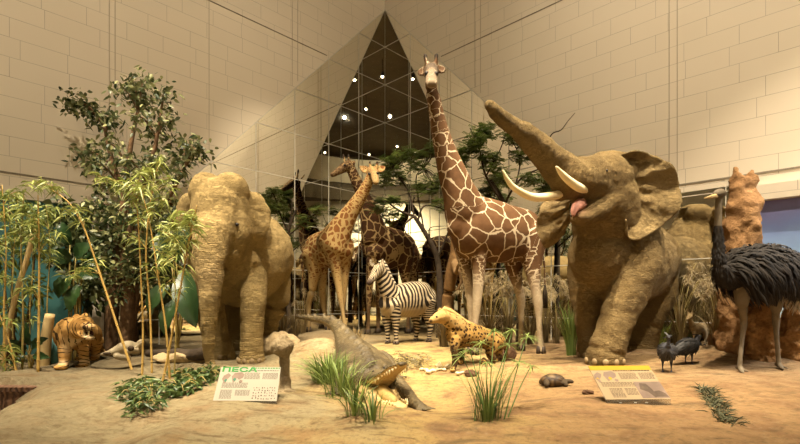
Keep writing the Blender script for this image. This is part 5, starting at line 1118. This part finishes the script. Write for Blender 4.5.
acacia('acacia with a bare upper twig between the tallest giraffe and the raised trunk', [(520, 345, 10.2), (520, 300, 10.2), (514, 250, 10.1), (504, 205, 10.0), (490, 180, 10.0)], .10,
    [(.03, (504, 205, 10.0), (486, 176, 9.9), (480, 152, 9.9), (470, 128, 9.9)), (.03, (504, 205, 10), (516, 184, 9.9), (528, 174, 9.9), (545, 167, 9.8), (556, 165, 9.8)), (.022, (516, 184, 9.9), (520, 160, 10), (512, 140, 10)), (.02, (486, 176, 9.9), (500, 150, 9.9), (506, 132, 9.9)),
     (.018, (556, 165, 9.8), (548, 146, 9.8), (552, 134, 9.75), (561, 130, 9.7), (568, 121, 9.7), (575, 113, 9.7)), (.02, (504, 205, 10), (470, 190, 10), (462, 170, 10)), (.02, (514, 240, 10.1), (560, 225, 10), (585, 215, 10))],
    [(478, 142, 9.9, 12, 14, 120), (490, 162, 9.9, 12, 10, 90), (512, 132, 10, 10, 12, 80), (522, 152, 9.9, 12, 10, 80), (534, 178, 9.8, 10, 8, 70), (505, 180, 9.9, 10, 10, 60), (462, 160, 10, 8, 12, 70), (464, 185, 10, 8, 8, 40), (548, 190, 9.9, 12, 10, 60), (565, 205, 10, 10, 10, 50), (486, 130, 9.9, 8, 8, 50)], 42)
acacia('thin dark acacia between the big domed elephant and the slender spotted giraffe', [(291, 336, 10.5), (288, 300, 10.5), (284, 262, 10.5), (288, 232, 10.5), (297, 208, 10.5)], .06,
    [(.022, (288, 232, 10.5), (280, 214, 10.5), (276, 200, 10.5), (270, 188, 10.5)), (.02, (288, 236, 10.5), (300, 226, 10.4), (312, 216, 10.4)), (.016, (284, 262, 10.5), (296, 248, 10.4), (310, 238, 10.4)), (.015, (286, 240, 10.5), (292, 205, 10.5), (286, 196, 10.5))],
    [(270, 194, 10.5, 9, 9, 60), (278, 206, 10.5, 9, 8, 50), (268, 212, 10.5, 8, 10, 50), (306, 218, 10.4, 10, 9, 40), (316, 208, 10.4, 7, 7, 20), (292, 238, 10.5, 10, 10, 40)], 43)

# --- grasses
def tuft(name, label, px, py, Z, n, hgt, spread, wd, mat, seed, cat='grass', arch=.5, plume=0, lean=(0, 0), bw=None, grp=None, tone=(0, 1), base=.09):
    r = random.Random(seed); o = P(px, py, Z); g = np.array((o[0], o[1], gz(o[0], o[1]))); t = thing(name, label, cat, tuple(g), 0, grp); m, pl, st = MB(), MB(), MB()
    for _ in range(n):
        a = r.uniform(0, 6.283); out = np.array((math.cos(a), math.sin(a), 0)); h = hgt * r.uniform(.55, 1.05); s = spread * r.uniform(.1, 1); b0 = g + out * r.uniform(0, base) + (0, 0, -.015)
        pts = [b0 + out * s * q ** 2 + np.array((lean[0] * q * q, lean[1] * q * q, h * (q - arch * .5 * q ** 3 * (s / spread)))) for q in (0, .3, .55, .78, 1)]
        m.strip(pts, [wd * k for k in (.7, 1, .9, .6, .08)], np.cross(out, (0, 0, 1)) + rnd_dir(r) * .4, r.uniform(*tone), .2)
    for _ in range(plume):
        a = r.uniform(0, 6.283); out = np.array((math.cos(a), math.sin(a), 0)); h = hgt * r.uniform(.95, 1.35); s = spread * r.uniform(.5, 1.3)
        Rr = crom([g + out * .03, g + out * s * .25 + (0, 0, h * .55), g + out * s * .7 + (0, 0, h * .95), g + out * s * 1.05 + (0, 0, h), g + out * s * 1.35 + (0, 0, h * .90)], 4); st.tube(Rr, np.linspace(.004, .002, len(Rr)), 4)
        for i in range(len(Rr) - 7, len(Rr)):
            for _ in range(9): leaf(pl, Rr[i], rnd_dir(r) + (Rr[i] - Rr[i - 1]) / .1, r.uniform(.05, .10), .006, r, r.uniform(0, 1), .5, (.3, 1, .1))
    m.build('blades', mat, t)
    if plume: st.build('stalks', L_dry if False else M_cane_g, t); pl.build('plumes', L_fluff, t)
    return t
for i, (px, py, Z, n, h, sp, pl, tn, lb) in enumerate([
    (294, 334, 10.2, 90, .85, .3, 0, (0, .5), 'brown dry grass clump at the rump of the big domed elephant'), (282, 338, 9.6, 90, .8, .3, 0, (0, .4), 'brown dry grass clump against the hind leg of the big domed elephant'),
    (302, 333, 11.0, 60, .8, .35, 4, (.2, .8), 'dry grass clump under the spotted giraffe hindquarters'), (356, 350, 8.2, 90, .55, .25, 0, (.3, 1), 'straw-coloured grass clump beside the crocodile tail'),
    (444, 346, 8.9, 130, .7, .3, 0, (0, .5), 'dark brown grass clump behind the hyena head'), (490, 342, 9.5, 110, 1.1, .5, 14, (0, .6), 'plumed grass clump between the legs of the tallest giraffe'),
    (508, 340, 9.9, 110, 1.2, .5, 16, (0, .6), 'plumed grass clump behind the hind legs of the tallest giraffe'), (530, 341, 9.6, 100, 1.0, .5, 8, (0, .6), 'plumed grass clump behind the tallest giraffe rear hoof'),
    (556, 338, 9.6, 80, .9, .4, 8, (0, .6), 'plumed grass clump before the mirror beside the raised-trunk elephant'), (474, 338, 10.0, 90, 1.2, .4, 10, (0, .5), 'plumed grass clump behind the front legs of the tallest giraffe'),
    (676, 345, 8.2, 90, 1.0, .45, 9, (.1, .9), 'arching plumed dry grass clump behind the upright guineafowl'), (681, 346, 7.95, 80, 1.15, .5, 10, (.1, .9), 'arching plumed dry grass clump behind the tiny antelope'),
    (717, 349, 7.55, 55, .95, .45, 6, (.2, 1), 'arching plumed dry grass clump beside the ostrich neck'), (545, 340, 9.9, 80, 1.1, .4, 9, (0, .6), 'plumed grass clump between giraffe hind leg and green blades')]):
    tuft('dry_grass', lb, px, py, Z, n, h, sp, .007, L_dry, 100 + i, 'grass', .6, pl, tone=tn)
for i, (px, py, Z, n, h, lb) in enumerate([(571, 354, 7.75, 90, 1.0, 'green sword-leaf clump beside the front leg of the raised-trunk elephant'), (641, 346, 8.9, 40, .8, 'green sword-leaf clump behind the hind leg of the raised-trunk elephant'), (660, 346, 8.1, 40, .7, 'green sword-leaf clump behind the guineafowl'), (590, 346, 9.0, 40, .7, 'green sword-leaf clump half hidden behind the raised-trunk elephant')]):
    tuft('sword_leaf_plant', lb, px, py, Z, n, h, .34, .013, L_reed, 130 + i, 'plant', .25, tone=(.1, .9))
for i, (px, py, Z, n, h, sp, wd, L, lb) in enumerate([
    (329, 384, 5.35, 300, .42, .46, .0055, L_grass, 'fine green grass clump at the flank of the crocodile'), (341, 403, 4.75, 90, .52, .34, .0065, L_grass, 'green grass clump before the crocodile shoulder'),
    (355, 425, 3.9, 40, .50, .30, .0075, L_reed, 'green reed clump standing before the crocodile lower jaw'), (373, 431, 3.75, 24, .33, .28, .0075, L_reed, 'low green reed clump below the crocodile jaw tip')]):
    tuft('reed_clump', lb, px, py, Z, n, h, sp, wd, L, 140 + i, 'reeds', .7, base=.20 if i < 2 else .08)
for i, (dx, dy) in enumerate(((0, 0), (9, 12), (16, 24))): pass
r = random.Random(77); g0 = G(703, 388); g1_ = G(729, 424); t = thing('needle_grass', 'dark green needle grass tuft lying on the bare sand below the ostrich', 'grass', tuple(g0)); m = MB()
for _ in range(720):
    q = r.random(); p = g0 * (1 - q) + g1_ * q + np.array((r.uniform(-.07, .07), r.uniform(-.06, .06), 0)); p[2] = gz(p[0], p[1]) - .01; d = rnd_dir(r, .25, .9); leaf(m, p, d + np.array((.2, -.1, 0)), r.uniform(.08, .2), .0045, r, r.random(), .5, (.8, 1, .6, .1))
m.build('blades', L_needle, t)
# --- papyrus
r = random.Random(9); g = G(488, 420); t = thing('papyrus_plant', 'green papyrus clump with umbrella heads in front of the hyena', 'plant', tuple(g)); st, lf, bl = MB(), MB(), MB()
for (hx, hy, hz, k) in [(494, 331, 4.25, 26), (527, 336, 4.3, 20), (508, 345, 4.2, 22), (470, 350, 4.1, 22), (462, 356, 4.1, 16), (519, 362, 4.1, 16), (482, 343, 4.3, 16), (531, 366, 4.2, 12), (487, 362, 4.0, 10), (512, 330, 4.35, 12)]:
    E = P(hx, hy, hz); b0 = g + np.array((r.uniform(-.10, .10), r.uniform(-.06, .06), -.02)); b0[0] += (hx - 492) * .0022; Rr = crom([b0, b0 * .5 + E * .5 + (0, 0, .03), E], 6); st.tube(Rr, np.linspace(.006, .0035, len(Rr)), 6)
    for _ in range(k): leaf(lf, E, rnd_dir(r, -.25, .45), r.uniform(.10, .20), .0075, r, r.uniform(.3, 1), .35, (.6, 1, .8, .4, .05), up=(0, 0, 1))
for _ in range(80):
    a = r.uniform(0, 6.28); out = np.array((math.cos(a), .6 * math.sin(a), 0)); b0 = g + out * r.uniform(0, .13) + (0, 0, -.015); h = r.uniform(.2, .48); bl.strip([b0 + out * .16 * q * q + (0, 0, h * q) for q in (0, .35, .7, 1)], [.006, .0065, .005, .0006], np.cross(out, (0, 0, 1)), r.uniform(0, .6), .2)
st.build('stalks', simple('papyrus_stalk', (.10, .17, .04), rough=.5, bs=0), t); lf.build('umbrella_leaves', L_grass, t); bl.build('blades', L_reed, t)
# --- ground plants
def creeper(name, label, spots, n, L, wd, mat, seed, hgt=.10):
    r = random.Random(seed); g = G(*spots[0][:2]); t = thing(name, label, 'plant', tuple(g)); m, s = MB(), MB()
    for (px, py, rad) in spots:
        c = G(px, py)
        for _ in range(n):
            a = r.uniform(0, 6.283); q = rad * math.sqrt(r.random()); x, y = c[0] + q * math.cos(a), c[1] + q * math.sin(a); p = np.array((x, y, gz(x, y) + r.uniform(.01, hgt) * (1 - .5 * q / rad))); leaf(m, p, rnd_dir(r, -.1, .7), L * r.uniform(.6, 1.2), wd * r.uniform(.7, 1.1), r, r.random(), .5)
        for _ in range(6):
            a = r.uniform(0, 6.283); e = c + np.array((math.cos(a), math.sin(a), 0)) * rad * .8; e[2] = gz(e[0], e[1]) + .05; s.tube(crom([c + (0, 0, -.01), c * .5 + e * .5 + (0, 0, .06), e], 3), .004, 4)
    m.build('foliage', mat, t); tag(s.build('stems', M_cane_g, t), kind='stuff')
creeper('ivy_creeper', 'leafy green creeper on the rock beside the foot of the golden cane', [(196, 382, .22), (180, 390, .2), (208, 376, .2), (186, 378, .18)], 120, .085, .026, L_ivy, 51)
creeper('fern_creeper', 'feathery green ground plant at the foot of the bamboo canes', [(142, 388, .2), (132, 396, .16), (152, 398, .2), (146, 410, .14)], 110, .12, .011, L_ivy, 52, .14)
creeper('dry_shrub', 'low grey-green dry shrub on the yellow sand beside the crocodile back', [(408, 366, .2), (420, 364, .2), (400, 362, .18)], 170, .07, .006, leafmat('grey_leaf', (.12, .10, .05), (.30, .25, .13)), 53, .18)
creeper('sprouting_weed', 'small green weed growing at the back of the crocodile', [(352, 352, .08)], 50, .10, .010, L_grass, 54, .10)
# ---------------------------------------------------------------- termite mounds, boards, bones, log, stones
def rough_mat(name, c1, c2, c3, sc=5):
    m, nt, b = new_mat(name, .95, .05); co = coords(nt); n1, n2 = nse(nt, co, sc, 6, .65), nse(nt, co, sc * 5, 6, .7)
    c = ramp(nt, n1, [(.35, c2), (.6, c1)]); c = mix(nt, ramp(nt, n2, [(.52, 0), (.72, .7)]), c, c3); col(nt, b, c); bump(nt, b, math_(nt, 'ADD', n1, n2), .9, .05); return m
M_mound = rough_mat('red_termite_earth', (.31, .175, .08), (.215, .115, .052), (.11, .06, .03)); M_mound2 = rough_mat('orange_termite_earth', (.33, .18, .075), (.24, .125, .05), (.12, .062, .028), 6)
def mound(label, limbs, mat, vox, amp, org, name='termite_mound', cat='termite mound', f=4.0):
    o = P(*org); t = thing(name, label, cat, (o[0], o[1], gz(o[0], o[1]))); b = Body()
    for L in limbs: b.pt(L, 0, seg=14)
    b.skin(vox, 3); b.Vo = b.Vo + b.No * (npn(b.Vo, f, 2.0, 4) * amp)[:, None]; b.done('mound', mat, t); return t
mound('tall reddish termite mound with a twin-peaked top behind the ostrich neck', [[(742, 360, 7.3, 24), (741, 310, 7.3, 18), (742, 260, 7.3, 17), (743, 220, 7.3, 15), (741, 195, 7.3, 12.5), (737, 180, 7.3, 7), (735.5, 169, 7.3, 3.5)], [(747, 205, 7.3, 10.5), (750, 188, 7.3, 7), (752, 172, 7.3, 3.5)]], M_mound, .03, .07, (742, 362, 7.3))
mound('broad orange termite mound between the ostrich legs', [[(762, 372, 6.95, 14), (762, 345, 6.95, 12), (764, 315, 6.95, 11), (767, 290, 6.95, 9), (768, 270, 6.95, 6)], [(756, 350, 6.9, 8), (752, 330, 6.9, 5), (750, 318, 6.9, 3.5)]], M_mound2, .022, .06, (764, 372, 6.95), f=7.0)
mound('orange termite mound under the pale tail plumes of the ostrich', [[(792, 372, 7.0, 18), (793, 345, 7.0, 15), (795, 315, 7.0, 12), (798, 292, 7.0, 9), (800, 278, 7.0, 6)]], M_mound2, .025, .06, (793, 372, 7.0), f=7.0)
mound('low reddish earth hump beside the foot of the tallest termite mound', [[(722, 358, 7.6, 12), (722, 335, 7.6, 10), (724, 318, 7.6, 7), (725, 305, 7.6, 4)]], M_mound, .025, .06, (722, 360, 7.6), f=7.0)
mound('grey mushroom-shaped termite mound standing beside the green species board', [[(285, 393, 4.75, 7), (285, 380, 4.75, 5.6), (284.5, 362, 4.75, 5.4), (283.5, 345, 4.75, 5.0), (283, 338, 4.75, 4.5)], [(282.5, 347, 4.75, 11.5), (282.6, 344.5, 4.75, 11.5), (282.8, 341, 4.75, 9), (283, 337.5, 4.75, 5.5), (283, 334, 4.75, 2)], [(279, 394, 4.75, 6), (286, 395, 4.7, 7), (293, 394, 4.75, 5)]],
      rough_mat('grey_brown_earth', (.40, .31, .185), (.29, .215, .125), (.16, .115, .065), 9), .012, .012, (285, 394, 4.75), f=14.0)
def rock(label, px, py, Z, r3, mat, seed, name='boulder', cat='rock'):
    o = P(px, py, Z); g = (o[0], o[1], gz(o[0], o[1])); m = MB(); m.ball((0, 0, r3[2] * .45), r3, 28, 18); V = np.array(m.V); d = npn(V + seed * 3.1, 2.2 / max(r3), 0, 4); V = V * (1 + d * .33)[:, None] + np.array(g)
    o = link(name, mesh(name, V, m.F), mat); tag(o, label, cat); return o
M_rock = rough_mat('tan_rock', (.42, .32, .18), (.34, .25, .14), (.20, .145, .08), 3); M_rockd = rough_mat('brown_rock', (.15, .085, .05), (.10, .055, .032), (.05, .03, .02), 5)
rock('dark brown rounded rock behind the hyena rump', 506, 348, 7.1, (.15, .13, .17), M_rockd, 1)
rock('small dark stone on the sand beside the yellow species board', 588, 385, 4.75, (.055, .045, .03), M_rockd, 2, 'stone')
rock('flat dark stone under the hyena belly', 471, 362, 5.9, (.085, .06, .05), M_rockd, 3, 'stone')
rock('smooth grey rock before the hind foot of the big domed elephant', 278, 352, 7.9, (.42, .3, .22), M_rock, 4)
rock('low tan rock behind the cow skull under the bamboo', 182, 368, 6.7, (.36, .3, .10), M_rock, 5)
# fallen log
m = MB(); R = crom([P(148, 353, 7.0), P(166, 358, 6.8), P(182, 362, 6.6), P(197, 361, 6.5), (P(207, 350, 6.5))], 6); R[:, 2] = np.array([gz(x, y) + .09 for x, y, _ in R]) + np.linspace(.02, .14, len(R)) ** 2 * 4; m.tube(R, np.linspace(.055, .10, len(R)), 10)
o = m.build('fallen_log', M_barkd); tag(o, 'dark curved fallen log between the skull and the elephant trunk tip', 'log')
# skull
M_bone = simple('old_bone', (.33, .275, .18), (.23, .185, .115), 8, .7, .3, 40, .01); M_socket = simple('skull_cavity', (.06, .04, .025), rough=.9, bs=0)
o = P(121, 360, 6.25); gzz = gz(o[0], o[1]); t = thing('animal_skull', 'bleached long-nosed cow skull lying on the rock beside the tiger', 'skull', (o[0], o[1], gzz)); b = Body()
b.pt([(101.5, 354.5, 6.1, 2.0, 1.5), (108, 353, 6.12, 3.2, 2.6), (115, 351, 6.18, 4.0, 4.2), (122, 348.5, 6.24, 5.4, 6.0), (129, 347.5, 6.3, 6.6, 7.0), (137, 349.5, 6.38, 5.0, 5.6)], 0, seg=14)
b.pt([(127, 352, 6.12, 3), (133, 350, 6.14, 2.6), (138, 351, 6.2, 2)], 0, seg=10); b.pt([(116, 356, 6.15, 3), (122, 357.5, 6.2, 3.4), (128, 358, 6.26, 3.2)], 0, seg=10)
b.pt([(137, 349, 6.3, 3), (141, 345, 6.2, 2.4), (143, 342.5, 6.12, 1.2)], 0, seg=8); b.pt([(136, 347, 6.42, 3), (140, 342, 6.5, 2.4), (143, 339.5, 6.58, 1.2)], 0, seg=8); b.skin(.011, 3); b.done('cranium', M_bone, t)
m = MB(); m.ball(b.surf(131.5, 347.5), (.042, .035, .038), 12, 8); m.build('eye_socket', M_socket, t); m = MB(); m.ball(b.surf(107.5, 352.5), (.055, .022, .02), 12, 8); m.build('nasal_cavity', M_socket, t)
# bones at the hyena's feet
def bone(label, px, py, a, L, rad, seed):
    g = G(px, py); c = np.array(g) + (0, 0, rad * 1.1); d = np.array((math.cos(a), math.sin(a), 0)) * L / 2; m = MB(); s = np.array((-d[1], d[0], 0)) / np.linalg.norm(d) * rad
    m.tube(crom([c - d, c - d * .5, c + (0, 0, rad * .3), c + d * .5, c + d], 3), [rad * 1.4] + [rad] * 2 + [rad * .8] * 7 + [rad] * 2 + [rad * 1.4], 8)
    for e in (-1, 1):
        for q in (-1, 1): m.ball(c + d * e + s * q * .8, rad * 1.25, 8, 6)
    o = m.build('bone', M_bonew); tag(o, label, 'bone')
M_bonew = simple('white_bone', (.72, .60, .40), (.60, .48, .30), 12, .65, .2)
bone('white bone lying just before the front paws of the hyena', 463, 374, .5, .18, .016, 1); bone('short bone at the ridge below the hyena chin', 441, 371, -.2, .10, .018, 2); bone('thick bone pointing at the dry shrub', 431, 373, .9, .12, .022, 3); bone('small bone leaning by the hyena forefoot', 447, 367, 1.3, .11, .014, 4); bone('small bone end nearest the crocodile', 424, 371, -.6, .08, .018, 5)
m = MB(); g = G(438, 368); rr = random.Random(4)
for k in range(5): a = k * .35; m.tube(crom([g + (k * .012 - .03, 0, 0), g + (k * .012 - .03, -.03, .05 + .01 * k), g + (k * .016 - .01, -.06, .02)], 4), .006, 6)
o = m.build('rib_bones', M_bonew); tag(o, 'cluster of curved white rib bones on the ridge before the hyena', 'bone')

# --- species boards
def board(label, TL, TR, BR, BL, strip_c, name, art):
    A = [P(*q) for q in (TL, TR, BR, BL)]; A[2] = A[3] + (A[1] - A[0]) * (np.linalg.norm(A[2] - A[3]) / np.linalg.norm(A[1] - A[0])); c = (A[2] + A[3]) / 2; t = thing('species_board', label, 'information board', (c[0], c[1], gz(c[0], c[1]) - .005))
    ex = A[1] - A[0]; W_ = np.linalg.norm(ex); ex /= W_; ey = A[0] - A[3]; H_ = np.linalg.norm(ey); ey /= H_; N = np.cross(ex, ey); N /= np.linalg.norm(N)
    def q(u, v, h=0.0): return A[3] * (1 - u) * (1 - v) + A[2] * u * (1 - v) + A[1] * u * v + A[0] * (1 - u) * v + N * h
    def quad(m, u0, v0, u1, v1, h): m.raw([q(u0, v0, h), q(u1, v0, h), q(u1, v1, h), q(u0, v1, h), q(u0, v0, h - .003), q(u1, v0, h - .003), q(u1, v1, h - .003), q(u0, v1, h - .003)], [(0, 1, 2, 3), (7, 6, 5, 4), (0, 4, 5, 1), (1, 5, 6, 2), (2, 6, 7, 3), (3, 7, 4, 0)])
    m = MB(); quad(m, 0, 0, 1, 1, 0); m.build('panel', M_panel if name == 'a' else M_panel2, t, False)
    def blk(nm, mat, rects, h=.0012):
        m = MB(); [quad(m, *r_, h) for r_ in rects]; tag(m.build(nm, mat, t, False), kind='stuff' if nm == 'body_text' else None)
    art(t, q, blk, quad, ex, ey, N, W_, H_)
    # clear acrylic holder: sloped back plate, foot plate and screws
    m = MB(); m.raw([q(-.005, -.01, -.004), q(1.005, -.01, -.004), q(1.005, 1.0, -.004), q(-.005, 1.0, -.004), q(-.005, -.01, -.008), q(1.005, -.01, -.008), q(1.005, 1.0, -.008), q(-.005, 1.0, -.008)], [(0, 1, 2, 3), (7, 6, 5, 4), (0, 4, 5, 1), (1, 5, 6, 2), (2, 6, 7, 3), (3, 7, 4, 0)])
    b0, b1 = q(.0, -.01, -.004), q(1.0, -.01, -.004); zf = min(gz(b0[0], b0[1]), gz(b1[0], b1[1])) - .01; dn = lambda p, z=None: np.array((p[0], p[1], zf if z is None else z)); y4 = np.array((0, .004, 0))
    V = [dn(b0), dn(b1), b1, b0]; m.raw(V + [v + y4 for v in V], [(0, 1, 2, 3), (7, 6, 5, 4), (0, 4, 5, 1), (1, 5, 6, 2), (2, 6, 7, 3), (3, 7, 4, 0)])
    p = q(.5, .6, -.008); m.tube([p, (p[0], p[1] + .02, zf - .02)], .012, 8)   # clear prop at the back
    m.build('clear_holder', M_acr, t, False)
    for u in (.22, .45, .62): m = MB(); p = q(u, -.01, 0); m.box((p[0], p[1] - .004, (p[2] + zf) * .5 + .004), (.022, .005, .006)); m.build('clip', M_white_p, t, False)
    return t
M_panel = simple('printed_panel', (.30, .275, .22), (.285, .26, .21), 3, .8, 0, spec=.05); M_panel2 = simple('printed_tan_panel', (.29, .215, .13), (.27, .20, .12), 3, .8, 0, spec=.05)
M_white_p = simple('white_clip', (.8, .78, .7), rough=.4, bs=0); M_txt = simple('grey_print', (.12, .10, .08), rough=.5, bs=0, spec=.05); M_txt2 = simple('brown_print', (.11, .08, .055), rough=.5, bs=0, spec=.05); M_map = simple('map_print', (.19, .135, .105), rough=.5, bs=0, spec=.05)
M_green = simple('green_print', (.025, .17, .03), (.022, .15, .028), rough=.4, bs=0, spec=.05); M_yel = simple('yellow_print', (.36, .21, .022), (.34, .20, .02), 4, .7, 0, spec=.05); M_dkp = simple('dark_print', (.10, .07, .05), rough=.5, bs=0, spec=.05); M_teal = simple('teal_print', (.04, .14, .09), rough=.5, bs=0, spec=.05)
ma, nt, bb = new_mat('clear_acrylic', .05, .5); bb.inputs['Base Color'].default_value = (.5, .48, .42, 1); bb.inputs['Alpha'].default_value = .22; M_acr = ma
def para(rng, u0, v0, u1, v1, rows):                        # lines of small print
    out = []; dv = (v1 - v0) / rows
    for i in range(rows):
        u = u0
        while u < u1 - .01:
            w_ = rng.uniform(.02, .05); out.append((u, v1 - (i + .72) * dv, min(u + w_, u1), v1 - (i + .28) * dv)); u += w_ + .009
    return out
def blob(q, m, pts, h): m.raw([q(u, v, h) for u, v in pts], [tuple(range(len(pts)))])
def title(t, q, ex, ey, N, W_, H_, text, u, v, size, mat, wide=1.55):
    ex = ex * wide
    cu = bpy.data.curves.new('lettering', 'FONT'); cu.body = text; cu.size = size; cu.extrude = .0006; cu.offset = size * .035; cu.materials.append(mat)
    o = bpy.data.objects.new('tmp', cu); COL.objects.link(o); me = bpy.data.meshes.new_from_object(o.evaluated_get(bpy.context.evaluated_depsgraph_get())); bpy.data.objects.remove(o)
    o = bpy.data.objects.new('lettering', me); COL.objects.link(o); o.parent = t; p = q(u, v, .003)
    Mi = parent_matrix(t).inverted()
    for w_ in me.vertices: c = w_.co; w_.co = Mi @ Vector(p + ex * c.x + ey * c.y + N * c.z)
    return o
MAPS = [[(.0, .62), (.02, .72), (.10, .80), (.16, .74), (.13, .66), (.08, .58), (.09, .50), (.05, .48), (.03, .55)], [(.18, .70), (.22, .80), (.36, .83), (.42, .76), (.40, .66), (.33, .60), (.28, .66), (.26, .55), (.22, .52), (.20, .60)], [(.33, .55), (.36, .60), (.41, .57), (.39, .51), (.35, .51)]]
def art_green(t, q, blk, quad, ex, ey, N, W_, H_):
    rg = random.Random(2); title(t, q, ex, ey, N, W_, H_, 'ПЕСА', .02, .845, .082, M_green)
    blk('heading_line', M_green, para(rg, .50, .93, .99, 1.0, 1)); blk('body_text', M_txt, para(rg, .50, .86, .98, .91, 1) + para(rg, .42, .62, .68, .82, 7) + para(rg, .72, .62, .97, .82, 7) + para(rg, .08, .36, .50, .52, 5) + para(rg, .08, .05, .27, .31, 9) + para(rg, .32, .14, .55, .31, 6))
    m = MB(); [blob(q, m, [(.06 + u * .85, v) for u, v in M_], .0016) for M_ in MAPS]; m.build('world_map', M_map, t, False)
    m = MB(); blob(q, m, [(.10, .56), (.12, .63), (.15, .60), (.13, .52)], .0024); blob(q, m, [(.24, .60), (.26, .66), (.30, .62), (.27, .55)], .0024); m.build('map_range', M_teal, t, False)
    dots = []
    for i in range(9):
        for j in range(5): u = .61 + i * .042 + rg.uniform(-.01, .01); v = .05 + j * .075 + rg.uniform(-.015, .015); dots.append((u, v, u + rg.uniform(.008, .024), v + rg.uniform(.018, .04)))
    blk('species_pictures', M_dkp, dots)
def art_yellow(t, q, blk, quad, ex, ey, N, W_, H_):
    rg = random.Random(3); blk('yellow_band', M_yel, [(0, .86, 1, 1)]); blk('heading_line', M_dkp, para(rg, .36, .815, .97, .87, 1), .0026)
    blk('body_text', M_txt2, para(rg, .42, .58, .70, .78, 7) + para(rg, .74, .58, .98, .78, 7) + para(rg, .06, .36, .58, .50, 4) + para(rg, .14, .05, .34, .32, 8) + para(rg, .38, .12, .56, .32, 6))
    m = MB(); [blob(q, m, [(.0 + u * .9, v) for u, v in M_], .0016) for M_ in MAPS]; m.build('world_map', M_map, t, False)
    m = MB(); blob(q, m, [(.22, .60), (.24, .66), (.28, .62), (.25, .55)], .0024); blob(q, m, [(.02, .60), (.05, .64), (.07, .58)], .0024); m.build('map_range', M_yel, t, False)
    blk('picture', M_map, [(.58, .03, 1.0, .50)], .0014); m = MB(); blob(q, m, [(.62, .28), (.66, .46), (.76, .44), (.80, .30), (.84, .08), (.78, .04), (.72, .2)], .0024); blob(q, m, [(.80, .06), (.82, .22), (.90, .24), (.97, .16), (.99, .06)], .0024); m.build('picture_animals', M_dkp, t, False)
    m = MB(); blob(q, m, [(.66, .30), (.68, .38), (.76, .36), (.75, .28)], .0034); m.build('picture_highlight', M_txt2, t, False)
board('white species board with a green heading in front of the big domed elephant', (221.5, 366.8, 4.55), (280.7, 367.2, 4.55), (276.5, 401, 4.22), (213, 400.5, 4.22), None, 'a', art_green)
board('tan species board with a yellow band in front of the raised-trunk elephant', (588, 366, 4.55), (648.5, 365.5, 4.55), (667.5, 397, 4.27), (606, 399.5, 4.22), None, 'b', art_yellow)
# ---------------------------------------------------------------- groups of the repeats
GR = {'giraffe': 'giraffes of the diorama', 'elephant': 'elephants of the diorama', 'guineafowl': 'guineafowl by the elephant', 'acacia_tree': 'acacia trees by the mirrors', 'dry_grass': 'dry grass clumps',
      'sword_leaf_plant': 'green sword-leaf clumps', 'reed_clump': 'green reeds around the crocodile', 'bone': 'bones on the sand ridge', 'termite_mound': 'termite mounds', 'species_board': 'species boards', 'bamboo_cane': 'bamboo canes',
      'broad_leaf_plant': 'broad-leaved plants', 'evergreen_shrub': 'dark shrubs behind the bamboo', 'bamboo_pole': 'pale bamboo poles', 'boulder': 'boulders in the sand', 'stone': 'small stones'}
for o in bpy.data.objects:
    k = o.name.split('.')[0]
    if o.parent is None and k in GR and not o.get('group'): o['group'] = GR[k]
